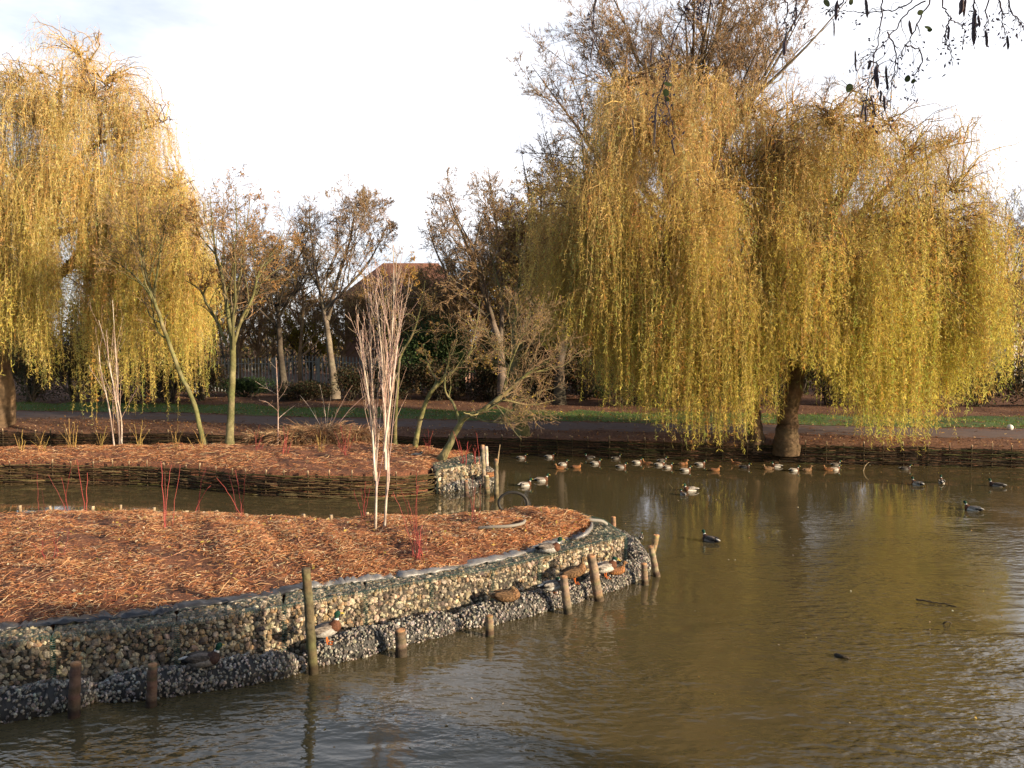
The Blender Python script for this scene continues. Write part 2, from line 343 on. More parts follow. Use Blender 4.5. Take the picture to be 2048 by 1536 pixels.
def island(front, back, z0, dome, nu, nv, name, chips_n, chip_len, label, seed):
    Fp = resample(front[:, :2], nu); Bp = resample(back[:, :2], nu)
    ph = np.random.default_rng(seed).uniform(0, 6, 8)
    def bumps(x, y): return .035 * (np.sin(2.1 * x + ph[0]) * np.sin(1.8 * y + ph[1]) + .7 * np.sin(4.3 * x + 2.2 * y + ph[2]) + .5 * np.sin(7.1 * y - 3.3 * x + ph[3]) + .4 * np.sin(11 * x + 5 * y + ph[4]))
    def P(u, v):
        i = np.clip(u * (nu - 1), 0, nu - 1.001); k = i.astype(int); f = (i - k)[..., None]
        a = Fp[k] * (1 - f) + Fp[k + 1] * f; b = Bp[k] * (1 - f) + Bp[k + 1] * f
        q = a * (1 - v[..., None]) + b * v[..., None]; e = np.sin(np.pi * np.clip(v, 0, 1)) ** .6
        z = z0 + dome * e + bumps(q[..., 0], q[..., 1]) * (.25 + .75 * e)
        return np.concatenate([q, z[..., None]], -1)
    U, V = np.meshgrid(np.linspace(0, 1, nu), np.linspace(0, 1, nv)); G = P(U, V); G[..., 2] += .014 * RG.normal(size=G.shape[:2])
    sk_ = G.copy(); lo0 = sk_[0].copy(); lo1 = sk_[-1].copy(); lo0[:, 2] = -.6; lo1[:, 2] = -.6; G = np.concatenate([lo0[None], G, lo1[None]])
    mb = MB(); mb.add(G, grid_faces(nv + 2, nu), (.2, .1, .05)); tag(mb.build(name, M_MULCH), kind='structure')
    # loose shreds
    u, v = RG.random(chips_n), RG.random(chips_n); keep = RG.random(chips_n) < .08 + .92 * np.clip((np.sin(19 * u + 4 * v + ph[5]) + np.sin(43 * u - 9 * v + ph[6]) + np.sin(31 * u + 17 * v) + np.sin(71 * u + 23 * v + 2) + 2.2) / 4.4, 0, 1); u, v = u[keep], v[keep]; n = len(u)
    p = P(u, v); p[:, 2] += RG.uniform(-.005, .035, n); a = RG.normal(.5, 1.1, n); L = chip_len * RG.gamma(2.2, .45, n)
    d = np.stack([np.cos(a), np.sin(a), RG.normal(0, .22, n)], -1); t = np.linspace(-.5, .5, 4)[None, :, None]
    sd = np.stack([-np.sin(a), np.cos(a), 0 * a], -1)[:, None]; bend = RG.normal(0, .16, n)[:, None, None]
    Pl = p[:, None] + d[:, None] * L[:, None, None] * t + sd * (t * t) * bend * L[:, None, None] * 2
    Pl[..., 2] += (.25 - t[..., 0] ** 2) * L[:, None] * RG.normal(.15, .2, n)[:, None]
    Pl[..., 2] = np.maximum(Pl[..., 2], p[:, None, 2] - .01)
    mb = MB(); tubes(mb, Pl, RG.uniform(.0022, .0062, n)[:, None] * np.array([.7, 1, 1, .5])[None] * (chip_len / .09) ** .7, pick([(.58, .255, .105), (.42, .16, .07), (.76, .45, .23), (.24, .085, .042), (.82, .60, .37), (.09, .045, .03)], n, .2, .05, [.28, .24, .19, .14, .09, .06]), 3, flat=.6)
    tag(mb.build('bark_chips', M_CHIP), label, None, None, 'stuff'); return P
P_NEAR = island(N_IN, N_BACK, .60, .22, 150, 60, 'near_island_ground', 150000, .08, 'orange brown shredded bark mulch covering the near island', 3)
M_LINE = px_line([(-420, 974), (-330, 972), (0, 969), (160, 970), (319, 974), (420, 982), (501, 990), (600, 995), (700, 997), (780, 996), (855, 990)], 0)
M_FRONT = np.vstack([M_LINE + np.array([-.02, .13, .6]), px_line([(866, 928), (900, 918), (930, 912)], .6)])
M_BACK = px_line([(-420, 902), (-150, 899), (0, 897), (160, 894), (319, 891), (420, 889), (501, 886), (600, 884), (700, 885), (772, 888), (868, 899), (905, 905), (938, 909)], .6)
P_MID = island(M_FRONT, M_BACK, .58, .14, 130, 40, 'middle_island_ground', 52000, .12, 'red brown bark mulch covering the middle island', 5)

# ---------------------------------------------------------------- gabion baskets
STONE_C = [(.34, .285, .205), (.26, .205, .14), (.18, .14, .105), (.42, .355, .265), (.31, .215, .125), (.14, .115, .095), (.50, .43, .32)]
def face_stones(mb, a, b, ax, n_out, h0, h1, r, depth=.03):
    """stones packed on the rectangle a->b (horizontal) by ax (second direction, h0..h1)"""
    L = np.linalg.norm(b - a); e = (b - a) / L; out = []; row = 0; s = h0 + r
    while s < h1:
        x = np.arange(r * (1 + (row % 2)) * .9, L, r * 1.75); x = x + RG.normal(0, r * .28, len(x))
        q = a + e * np.clip(x, r * .6, L - r * .6)[:, None] + ax * (s + RG.normal(0, r * .3, len(x)))[:, None]
        out.append(q - n_out * (r * .75 + np.abs(RG.normal(0, depth, len(x))))[:, None]); row += 1; s += r * 1.5
    q = np.concatenate(out); pebbles(mb, q, r * RG.uniform(.72, 1.38, len(q)), pick(STONE_C, len(q), .15, .04), ICO1, .42, .13); return q
def basket(o0, o1, i0, i1, label, group, r=.0275, ends=(), wire=.0022):
    z3 = np.array([0, 0, 1.]); o0, o1, i0, i1 = [np.array([p[0], p[1], 0.]) for p in (o0, o1, i0, i1)]
    c = (o0 + o1 + i0 + i1) / 4; t = thing('gabion_basket', label, 'gabion', c, group)
    mb = MB(); e = unit(o1 - o0); nrm = np.cross(e, z3)
    nrm = nrm if np.dot(nrm, o0 - i0) > 0 else -nrm
    core = [o0 * .94 + i0 * .06, o1 * .94 + i1 * .06, i1, i0]; z1 = GT - .05
    core = [c + (p - c) * np.array([.96, .96, 1]) for p in core]
    mb.add([p + z3 * -.3 for p in core] + [p + z3 * z1 for p in core], [np.array([[4, 5, 6, 7]]), np.array([[i, (i + 1) % 4, (i + 1) % 4 + 4, i + 4] for i in range(4)])], (.05, .042, .033))
    face_stones(mb, o0, o1, z3, nrm, -.02, GT - .01, r)
    # lid
    m_ = i0 + (i1 - i0) * .5 - (o0 + (o1 - o0) * .5); wv = unit(m_)
    a_, b_l = o0 + z3 * GT, o1 + z3 * GT
    face_stones(mb, a_, b_l, wv, z3, .02, np.linalg.norm(m_) + .05, r, .015)
    for p, q in ends: 
        p, q = np.array([*p[:2], 0.]), np.array([*q[:2], 0.]); nn = np.cross(unit(q - p), z3); nn = nn if np.dot(nn, p - c) > 0 else -nn
        face_stones(mb, p, q, z3, nn, -.02, GT - .01, r)
    tag(mb.build('stone_fill', M_STONE, t, False), kind='stuff')
    # wire mesh: front and lid grids of green coated wire, spirals at the joints
    mb = MB(); L = np.linalg.norm(o1 - o0); W = np.linalg.norm(m_); n = 9; wc = (.05, .085, .07)
    u = np.linspace(0, 1, n)[:, None]; off = nrm * .012; ln = []
    for h_ in np.arange(.0, GT + .01, .075): ln.append(o0 + (o1 - o0) * u + off + z3 * h_)
    for s_ in np.arange(0, L, .075): p = o0 + e * s_ + off; ln.append(p + z3 * (u * GT))
    for w_ in np.arange(0, W, .05): ln.append(o0 + (o1 - o0) * u + wv * w_ + z3 * (GT + .01))
    for s_ in np.arange(0, L, .05): p = o0 + e * s_; ln.append(p + wv * (u * W) + z3 * (GT + .01))
    P = np.stack(ln); P[:, 1:-1] += RG.normal(0, .005, P[:, 1:-1].shape); lid = (P[:, :, 2].min(1) > GT)[:, None]; tubes(mb, P, np.where(lid, wire, wire * .7), np.where(lid, vary(wc, len(P), .25), vary((.10, .11, .09), len(P), .3)), 3)
    for base in (o0, o1):
        th = np.linspace(0, 2 * math.pi * 26, 210); h_ = np.linspace(0, GT, 210)
        P = base + off + np.outer(np.cos(th), e) * .028 + np.outer(np.sin(th), nrm) * .028 + np.outer(h_, z3); tubes(mb, P, wire * 1.25, (.04, .10, .085), 3)
    th = np.linspace(0, 2 * math.pi * 40, 320); P = o0 + np.outer(np.linspace(0, 1, 320), o1 - o0) + np.outer(np.cos(th), z3) * .02 + np.outer(np.sin(th), nrm) * .02 + z3 * GT
    tubes(mb, P, wire * 1.2, (.035, .10, .08), 3); mb.build('wire_mesh', M_WIRE, t)
    return t
seams = [((-420, 1345), (-420, 1320)), ((-160, 1316), (-160, 1282)), ((105, 1273), (105, 1247)), ((353, 1248), (353, 1218)), ((568, 1213), (568, 1187)), ((730, 1184), (730, 1160)), ((862, 1159), (862, 1144)), ((984, 1139), (984, 1121)), ((1078, 1117), (1078, 1096)), ((1166, 1093), (1140, 1076)), ((1250, 1072), (1178, 1066)), ((1206, 1040), (1178, 1056)), ((1112, 1016), (1120, 1030))]
so_ = [on_z(*a, GT) for a, b in seams]; si_ = [on_z(*b, GT) for a, b in seams]
glab = ['shaded stone gabion basket, first in the near island wall from the left edge', 'shaded stone gabion basket behind the two shortest dark stakes at the left', 'shaded stone gabion basket behind the drake resting on the stone roll',
 'half shaded stone gabion basket just left of the tall dark stake', 'sunlit gabion basket just right of the tall dark stake', 'gabion basket of pale stones standing above the short dark stake',
 'pale stone gabion basket just left of the sleeping brown hen', 'pale stone gabion basket behind the sleeping brown hen', 'pale stone gabion basket under the drake sitting on the wall top', 'sunlit gabion basket behind the standing ducks at the island tip',
 'gabion basket closing the tip of the near island, seen mostly from above', 'gabion basket with loose green netting on the far side of the island tip']
for k in range(len(seams) - 1): basket(so_[k], so_[k + 1], si_[k], si_[k + 1], glab[k], 'gabion baskets around the near island', ends=(() if k != 10 else ()))
fs = [((874, 941), (862, 930)), ((922, 932), (903, 917)), ((966, 923), (934, 912))]
fo = [on_z(*a, GT - .02) for a, b in fs]; fi = [on_z(*b, GT - .02) for a, b in fs]
basket(fo[0], fo[1], fi[0], fi[1], 'pale stone gabion basket meeting the woven hurdle at the middle island', 'gabion baskets on the middle island', .040, ends=((fo[0], fi[0]),), wire=.003)
basket(fo[1], fo[2], fi[1], fi[2], 'pale stone gabion basket at the right hand tip of the middle island', 'gabion baskets on the middle island', .040, ends=((fo[2], fi[2]),), wire=.003)

# ---------------------------------------------------------------- rock rolls along the waterline
def rock_roll(line, r, label, group, pr=.017, dens=1.):
    n = max(8, int(np.linalg.norm(np.diff(line, axis=0), axis=1).sum() / .12)); c = smooth_line(resample(line, max(4, len(line))), n); c[:, 2] = r * .28 + .012 * RG.normal(size=n)
    t = thing('rock_roll', label, 'rock roll', c.mean(0) * np.array([1, 1, 0]), group)
    rr = r * (1 + .06 * RG.normal(size=n)); rr[0] *= .55; rr[-1] *= .55; rr[1] *= .9; rr[-2] *= .9
    core = MB(); tubes(core, c, rr * .95, (.05, .048, .046), 14, True); core.build('netting_core', M_PLAIN, t)
    L = np.linalg.norm(np.diff(c, axis=0), axis=1).sum(); T, N, B = [q[0] for q in frames(c[None])]
    m = int(L * math.pi * 1.5 * r / (pr * 1.62) ** 2 * dens); s = RG.random(m) * (n - 1); i = np.minimum(s.astype(int), n - 2); f = (s - i)[:, None]
    a = RG.uniform(0, 2 * np.pi, m); p = c[i] * (1 - f) + c[i + 1] * f; R_ = (rr[i] * (1 - f[:, 0]) + rr[i + 1] * f[:, 0])[:, None]
    p = p + (np.cos(a)[:, None] * N[i] + np.sin(a)[:, None] * B[i]) * R_ * (1 + RG.normal(0, .02, (m, 1))); k = p[:, 2] > -.06; p = p[k]
    for sgn, e in ((-1, 0), (1, -1)):
        q = unit(RG.normal(size=(int(160 * dens), 3))); q = q[(q @ T[e]) * sgn > 0]; p = np.vstack([p, c[e] + q * rr[e]])
    mb = MB(); pebbles(mb, p, pr * RG.uniform(.6, 1.3, len(p)), pick([(.29, .27, .24), (.22, .205, .18), (.36, .335, .30), (.16, .145, .13), (.26, .22, .18)], len(p), .25), ICO0, .35, .1)
    tag(mb.build('pebble_fill', M_PEBBLE, t, False), kind='stuff'); 
    # black net strands wound round the roll
    mb = MB(); m = int(L / .045); th = np.linspace(-.3, math.pi + .3, 14); ln = []
    for k in range(m):
        s0 = k / m * (n - 1.01); sgn = 1 if k % 2 else -1; ss = np.clip(s0 + sgn * np.linspace(0, 1.6, 14), 0, n - 1.01); i = ss.astype(int); f = (ss - i)[:, None]
        cc = c[i] * (1 - f) + c[i + 1] * f; ln.append(cc + (np.cos(th)[:, None] * N[i] + np.sin(th)[:, None] * np.array([0, 0, 1])) * (rr[i][:, None] * 1.07))
    tubes(mb, np.stack(ln), np.full((m, 14), .0032), (.016, .016, .018), 3); mb.build('net', M_WIRE, t); return t
ins = unit(np.array([-.67, .74, 0]))
def rl(pts, r=.2): return px_line(pts, 0) + ins * r * .95
grp = 'rock rolls along the near island'
rock_roll(rl([(-330, 1492), (-200, 1472), (-60, 1453), (80, 1433), (196, 1409)]), .2, 'pebble filled rock roll at the lower left edge of the photo', grp)
rock_roll(rl([(214, 1407), (319, 1397), (420, 1382), (520, 1366), (606, 1350)]), .2, 'pebble filled rock roll carrying the shaded resting drake, left of the tall stake', grp)
rock_roll(rl([(640, 1336), (720, 1316), (783, 1298), (860, 1278), (926, 1262)]), .2, 'dark pebble rock roll running behind the short stout stake', grp)
rock_roll(rl([(936, 1260), (1010, 1245), (1070, 1229), (1130, 1212), (1180, 1196)]), .2, 'pebble rock roll under the sleeping brown hen', grp)
rock_roll(rl([(1190, 1193), (1225, 1182), (1262, 1168), (1290, 1152)]), .2, 'pebble rock roll under the standing drake with orange feet', grp)
rock_roll(px_line([(1292, 1146), (1298, 1130), (1288, 1114), (1262, 1096), (1240, 1082)]) + np.array([-.2, 0, 0]), .22, 'dark rock roll curling around the tip behind the leaning stakes', grp)
rock_roll(px_line([(884, 986), (920, 981), (964, 974)]) + np.array([-.1, .15, 0]), .17, 'rock roll at the foot of the middle island gabion', 'rock rolls on the middle island', .024)
rock_roll(px_line([(972, 973), (986, 966), (988, 958), (980, 950)]) + np.array([-.15, .1, 0]), .2, 'short rock roll at the tip of the middle island behind the tall posts', 'rock rolls on the middle island', .024)

# ---------------------------------------------------------------- geotextile liner along the mulch edge
ln = smooth_line(N_IN, 220); ln = ln[25:]; n = len(ln); s = np.linspace(0, 1, n); d = unit(np.gradient(ln, axis=0)); nn = np.stack([d[:, 1], -d[:, 0], 0 * s], -1); nn *= np.sign((nn @ np.array([.67, -.74, 0])).mean())
cr = np.abs(np.sin(s * 60 + 5 * np.sin(s * 23) + 2 * np.sin(s * 71))) ** 2; wv = .5 * np.sin(s * 60) + .3 * np.sin(s * 131 + 1) + .25 * RG.normal(size=n)
prof = []
for q, (off, hz) in enumerate([(-.15, -.05), (-.09, .03), (-.03, .04), (.03, .03), (.07, .015), (.08, -.02)]):
    prof.append(ln + nn * (off + .05 * wv)[:, None] + np.outer(hz * (1 - .8 * cr) + .010 * RG.normal(size=n) + .02 * wv, [0, 0, 1]) + np.array([0, 0, .012]))
G = np.stack(prof); mb = MB(); cc = np.where(s[:, None] > .50, (.20, .195, .195), (.04, .04, .045)); cc = np.where(((s > .46) & (s < .52))[:, None], (.2, .2, .2), cc)  # silver grey along the sunlit stretch, shade on the left put into the colour
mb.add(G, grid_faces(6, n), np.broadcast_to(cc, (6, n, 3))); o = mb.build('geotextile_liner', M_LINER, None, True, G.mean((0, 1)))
tag(o, 'silvery grey rumpled fabric liner along the mulch edge on the gabion wall', 'liner')
mo = o.modifiers.new('t', 'SOLIDIFY'); mo.thickness = .008
P = smooth_line(np.array([on_z(1150, 1078, .66), on_z(1172, 1067, .72), on_z(1183, 1052, .74), on_z(1180, 1040, .66)]), 16); mb = MB(); tubes(mb, P, np.interp(np.arange(16), [0, 5, 15], [.02, .04, .02]), (.2, .195, .195), 8, True, .12)
tag(mb.build('fabric_roll', M_LINER, None, True, P[0]), 'crumpled roll of grey fabric at the tip of the near island', 'fabric')

# ---------------------------------------------------------------- woven willow hurdles
def hurdle(line, z_top, label, spacing, stake_px=None, rows=16, colr=((.06, .038, .02), (.09, .06, .03), (.045, .03, .018), (.075, .07, .022)), stake_h=.09, sr=.022, rod=.016, stakes=True, name='woven_hurdle'):
    line = np.asarray(line, float)[:, :2]; L = np.linalg.norm(np.diff(line, axis=0), axis=1).sum()
    t = thing(name, label, 'hurdle', (*line.mean(0), 0)); nS = 400; c = resample(smooth_line(np.c_[line, 0 * line[:, 0]], 300), nS)[:, :2]
    def at(s):
        u = np.clip(s / L * (nS - 1), 0, nS - 1.001); i = u.astype(int); f = (u - i)[..., None]; p = c[i] * (1 - f) + c[i + 1] * f; d = c[np.minimum(i + 1, nS - 1)] - c[i]; d = d / np.maximum(np.linalg.norm(d, axis=-1, keepdims=True), 1e-9)
        return p, np.stack([d[..., 1], -d[..., 0]], -1)
    ln, rd, cl = [], [], []; n = 26
    for rI in range(rows):
        z = (rI + .5) / rows * z_top - .06; s = -RG.random() * 2
        while s < L:
            ll = RG.uniform(1.6, 3.2); ss = np.linspace(max(s, 0), min(s + ll, L), n)
            if ss[-1] - ss[0] > .3:
                p, nr = at(ss); ph = math.pi * ss / spacing + math.pi * (rI % 2)
                o_ = (np.sin(ph) * (sr * .7 + rod) + .012 + RG.normal(0, .006, n))[:, None]; zz = z + RG.normal(0, .012) + .02 * np.sin(ss * RG.uniform(1, 3) + RG.random() * 6) + .006 * RG.normal(size=n)
                if RG.random() < .25: o_[-4:] += np.array([.01, .03, .05, .08])[:, None]; zz[-4:] += np.array([0, .005, .01, .02]) * RG.normal()
                ln.append(np.c_[p + nr * o_, zz]); rd.append(rod * RG.uniform(.6, 1.25) * np.linspace(1, .6, n)); cl.append(colr[RG.integers(len(colr))])
            s += ll * RG.uniform(.72, .95)
    mb = MB(); tubes(mb, np.stack(ln), np.stack(rd), vary(np.array(cl), len(cl), .25), 5); mb.build('weave', M_WOOD, t)
    if stakes:
        ss = np.arange(spacing / 2, L, spacing); ss = ss + RG.normal(0, .05, len(ss)); p, _ = at(ss)
        for q in p[:100]:
            m2 = MB(); h_ = z_top + stake_h * RG.uniform(.3, 1.25); lean = RG.normal(0, .02, 2); r_ = sr * RG.uniform(.8, 1.25)
            P = np.array([[*q, -.4], [*(q + lean * .5), z_top * .97], [*(q + lean), h_], [*(q + lean), h_ + .004]]); tubes(m2, P, [r_, r_, r_ * .95, r_ * .9], np.array([[(.05, .035, .02), (.07, .05, .03), (.42, .31, .20), (.62, .48, .32)]]), 8, True, .04); m2.build('stake', M_WOOD, t)
    return t
fe = np.stack([np.linspace(-24, 34, 60), edge_y(np.linspace(-24, 34, 60)) - .06], 1)
kl = fe[:, 0] < -4.2; kr = fe[:, 0] > -4.6
hurdle(fe[kr], .64, 'long dark woven willow hurdle edging the far bank below the path', .62, rows=22, colr=((.03, .02, .012), (.05, .033, .018), (.025, .018, .012), (.04, .04, .015)))
hurdle(fe[kl], .64, 'dark woven willow hurdle under the willow on the far bank at the left', .62, rows=22, colr=((.05, .032, .018), (.075, .05, .025), (.035, .025, .016)))
hurdle(np.vstack([M_LINE[1:], px_line([(868, 985)])]), .60, 'woven willow hurdle along the front of the middle island', .55, rows=22, colr=((.06, .036, .02), (.085, .055, .028), (.04, .026, .016), (.07, .055, .022), (.13, .09, .045)), rod=.019, sr=.018)
hurdle(px_line([(-330, 1031), (0, 1029), (150, 1028), (300, 1029), (480, 1035), (640, 1048), (740, 1042), (900, 1040), (1000, 1030), (1060, 1023)], .6) + np.array([0, .12, 0]), .6, 'low hurdle along the near island back edge, only its stake tops showing', .62, rows=10, stake_h=.12, sr=.032)
# ================================================================ trees
def px_of(x, y): return 1024 + x / y * F_PX * math.cos(PITCH)          # column of a point, good enough for outlines
def ellipsoid(c, r):
    c, r = np.array(c, float), np.array(r, float)
    def f(pos, d):
        p = (pos - c) / r; q = d / r; A = (q * q).sum(-1); B = (p * q).sum(-1); Cc = (p * p).sum(-1) - 1
        return np.maximum((-B + np.sqrt(np.maximum(B * B - A * Cc, 0))) / A, 0)
    return f
def trunk_mesh(lines, cols, t, k=12, flare=1.5, name='trunk'):
    mb = MB()
    for P, R in lines:
        P = np.asarray(P, float); R = np.asarray(R, float).copy(); n = len(P)
        tubes(mb, P, R, pick(cols, n, .12, .03)[None], k if R.max() > .06 else 6, False, .035)
    return mb.build(name, M_BARK, t)
def to_stack(lines, n): return np.stack([resample(np.c_[P, R], n)[:, :3] for P, R in lines]), np.stack([resample(np.c_[P, R], n)[:, 3] for P, R in lines])
BARK = {'grey': [(.15, .12, .095), (.11, .09, .07), (.20, .165, .13)], 'green': [(.17, .16, .07), (.12, .12, .05), (.22, .19, .10)], 'dark': [(.06, .05, .04), (.085, .07, .055)], 'brown': [(.17, .11, .065), (.12, .08, .05)],
        'warm': [(.30, .20, .11), (.22, .15, .09), (.36, .25, .15)], 'white': [(.54, .46, .39), (.43, .35, .29), (.60, .53, .46), (.30, .22, .18)], 'golden': [(.50, .34, .11), (.42, .27, .09), (.56, .40, .15)], 'red': [(.27, .05, .05), (.33, .075, .065), (.2, .045, .045)], 'ochre': [(.36, .24, .08), (.28, .19, .07)], 'pink': [(.46, .33, .28), (.36, .24, .19), (.54, .42, .36)]}
def bare_tree(name, label, lines, orders, bark, twig, env=None, leaf=None, group=None, cat='tree', k=12, min_r=.004, flare=.5):
    """lines: [(points, radii)] of trunk and main limbs; orders: list of grow() settings"""
    base = np.array(lines[0][0][0], float); base[2] -= .02
    t = thing(name, label, cat, base, group)
    Ls = []
    for i, (P, R) in enumerate(lines):
        q = smooth_line(np.c_[P, R], max(8, 4 * len(P))); q[:, :3] += .006 * RG.normal(size=q[:, :3].shape) * (q[:, 3:] > .03)
        if i == 0:
            hgt = np.linalg.norm(q[:, :3] - q[0, :3], axis=1); q[:, 3] *= 1 + flare * np.exp(-hgt / (3 * q[0, 3])); q = np.vstack([q[0] - np.array([0, 0, .3, 0]), q])
        Ls.append((q[:, :3], np.maximum(q[:, 3], min_r)))
    trunk_mesh(Ls, BARK[bark], t, k)
    P, R = to_stack(Ls, 14); mb = MB(); allP, allR = [], []; col = BARK[twig]
    for oi, od in enumerate(orders):
        od = dict(od); src = od.pop('src', None)
        if src is not None: P, R = src(P, R)
        P, R = grow(P, R, clip=env, **od); R = np.maximum(R, min_r)
        cB = BARK[bark] if (oi == 0 and len(orders) > 2) else col
        tubes(mb, P, R, pick(cB, len(P), .15), 5 if oi == 0 else 3); allP.append(P); allR.append(R)
    c = mb.build('crown', M_TWIG, t)
    if leaf:
        nl, cols, size = leaf[:3]; mb = MB(); Pt = allP[-1]; sel = RG.integers(0, len(Pt), nl)
        if len(leaf) > 3: w_ = leaf[3](Pt[:, -1]); sel = RG.choice(len(Pt), nl, p=w_ / w_.sum())
        f = RG.uniform(.3, .999, nl) * (Pt.shape[1] - 1); i = np.minimum(f.astype(int), Pt.shape[1] - 2); f = (f - i)[:, None]
        p = Pt[sel, i] * (1 - f) + Pt[sel, i + 1] * f; d = RG.normal(size=(nl, 3)); d[:, 2] -= .6
        leaves(mb, p, d, size * RG.uniform(.6, 1.3, nl), size * .6, pick(cols, nl, .2)); mb.build('leaves', M_LEAF, t)
    return t

# ---------------------------------------------------------------- weeping willows
def bez(a, b, c, n): u = np.linspace(0, 1, n)[:, None]; return (1 - u) ** 2 * a + 2 * u * (1 - u) * b + u * u * c
def willow(label, lines, lobes, bottom, n_anchor, seed, depth, hue=None, top_fade=.4, bark='brown', gap=None, lpm=17):
    global RG
    RG = np.random.default_rng(seed); base = np.array(lines[0][0][0], float)
    t = thing('weeping_willow', label, 'tree', base, 'weeping willows on the far bank'); Ls = []
    for i, (P, R) in enumerate(lines):
        q = smooth_line(np.c_[P, R], 6 * len(P)); q[:, :3] += .025 * RG.normal(size=(len(q), 3)) * (q[:, 3:] > .04)
        if i == 0: hg = np.linalg.norm(q[:, :3] - q[0, :3], axis=1); q[:, 3] *= 1 + .28 * np.exp(-hg / .35); q = np.vstack([q[0] - np.array([0, 0, .3, 0]), q])
        Ls.append((q[:, :3], q[:, 3]))
    nodes = np.vstack([np.c_[P[2:], R[2:]] for P, R in Ls]); nodes = nodes[nodes[:, 2] > base[2] + 2.2]
    # secondary limbs from the trunk into every lobe
    limbs = []
    for c, r, wgt in lobes:
        for _ in range(int(7 * wgt)):
            q = unit(RG.normal(size=3)); q[2] = abs(q[2]) * .8 - .1; e = np.array(c) + q * np.array(r) * RG.uniform(.45, .85)
            dd = np.linalg.norm(nodes[:, :3] - e, axis=1) + 1.2 * np.maximum(nodes[:, 2] - e[2], 0); nd = nodes[np.argsort(dd)[RG.integers(2, 14)]]
            m = (nd[:3] + e) / 2 + np.array([0, 0, .30 * np.linalg.norm(e - nd[:3])]) + .3 * RG.normal(size=3)
            P = bez(nd[:3], m, e, 12); P[1:] += .06 * RG.normal(size=(11, 3)).cumsum(0) * .5; limbs.append((P, np.linspace(min(nd[3] * .6, .06), .012, 12)))
    trunk_mesh(Ls + limbs, BARK[bark], t, 12)
    nodes = np.vstack([nodes] + [np.c_[P[3:], R[3:]] for P, R in limbs])
    # twigs out to anchors in the shell of each lobe
    A, O = [], []
    for c, r, wgt in lobes:
        m = int(n_anchor * wgt); q = unit(RG.normal(size=(m * 6, 3))); q = q[q[:, 2] > -.7]; e_ = np.array(c) + q * np.array(r); q = q[(np.sin(e_[:, 0] * 2.1 + seed) + np.sin(e_[:, 2] * 1.9 + 2 * seed) + np.sin(e_[:, 1] * 1.7 + e_[:, 0]) + RG.normal(0, .55, len(q))) > np.where(q[:, 2] > -.2, -.05, -.6)][:m]; a_ = np.arctan2(q[:, 1], q[:, 0]); rad = RG.uniform(.3, 1.0, len(q)) ** .6 * (1 + .16 * np.sin(3 * a_ + 5 * q[:, 2] + c[0]) + .10 * RG.normal(size=len(q)))
        A.append(np.array(c) + q * np.array(r) * rad[:, None]); O.append(q)
    A, O = np.vstack(A), np.vstack(O); tw = []
    for a in A:
        dd = np.linalg.norm(nodes[:, :3] - a, axis=1) + 1.0 * np.maximum(nodes[:, 2] - a[2], 0); nd = nodes[np.argmin(dd + RG.uniform(0, .6, len(dd)))]
        m = (nd[:3] + a) / 2 + np.array([0, 0, .28 * np.linalg.norm(a - nd[:3])]) + .15 * RG.normal(size=3); tw.append(bez(nd[:3], m, a, 8))
    tw = np.stack(tw); tw[:, 1:-1] += .05 * RG.normal(size=tw[:, 1:-1].shape); mb = MB()
    tubes(mb, tw, np.linspace(.022, .006, 8)[None], pick(BARK['golden'] + BARK['brown'], len(tw), .2), 4)
    # fine upright twigs that make the feathery top
    P, R = grow(tw, np.broadcast_to(np.linspace(.02, .007, 8), (len(tw), 8)), 4, .3, 1., .7, .45, 6, .22, -.10, .5); R = np.maximum(R, .004)
    tubes(mb, P, R, pick([(.52, .32, .13), (.46, .27, .10), (.58, .38, .18)], len(P), .2), 3)
    # hanging strands
    S0 = np.vstack([tw[:, -1], tw[:, -1], tw[:, 6], tw[:, 4], P[:, -1], P[:, 4], P[:, 3], P[:, 2]]); dP = unit(P[:, -1] - P[:, 0]); D0 = np.vstack([O, O, O, O, dP, dP, dP, dP])
    S0 = np.vstack([S0, S0[RG.random(len(S0)) < .45]]); D0 = np.vstack([D0, D0[RG.integers(0, len(D0), len(S0) - len(D0))]])
    S0 = S0 + .12 * RG.normal(size=S0.shape); n = 11; zb = bottom(S0) ; zb = zb + np.abs(RG.normal(0, .9, len(zb))) * (RG.random(len(zb)) < .8)
    zr_ = (S0[:, 2] - base[2]) / (max(c[2] + r[2] for c, r, _ in lobes) - base[2]); thin = RG.random(len(S0)) < np.interp(zr_, [0, .3, .5, .65, .8, 1], [.9, .72, .44, .33, .26, .2])
    L = np.minimum(np.where(RG.random(len(S0)) < .2, RG.gamma(4, .9, len(S0)), RG.gamma(2.6, .6, len(S0))) * np.interp(zr_, [.45, .85], [1, .55]) + .3, S0[:, 2] - zb); k = (L > .35) & thin
    if gap is not None: k &= ~gap(S0)
    S0, D0, L = S0[k], D0[k], L[k]; B = len(S0)
    u = np.linspace(0, 1, n)[None, :, None]; Ls_ = L[:, None, None]; out = D0[:, None] * np.array([1, 1, .25]) * RG.uniform(.1, .9, (B, 1, 1))
    wob = np.cumsum(RG.normal(0, .03, (B, n, 3)), 1) * np.array([1, 1, 0]); wob[:, 0] = 0; drift = RG.normal(0, .05, (B, 1, 3)) * np.array([1, 1, 0])
    G = S0[:, None] + out * (1 - np.exp(-u * Ls_ / .55)) - np.array([0, 0, 1]) * u * Ls_ * 1.0 + wob * np.minimum(1, Ls_ / 2) + drift * u * Ls_
    tubes(mb, G, np.linspace(.0036, .0022, n)[None], pick(BARK['golden'], B, .2), 3)
    mb.build('branches', M_TWIG, t)
    # leaves along the strands
    ztop = max(c[2] + r[2] for c, r, _ in lobes); zlo = base[2]
    mids = S0[:, 2] - L / 2; hrel = np.clip((mids - zlo) / (ztop - zlo), 0, 1)
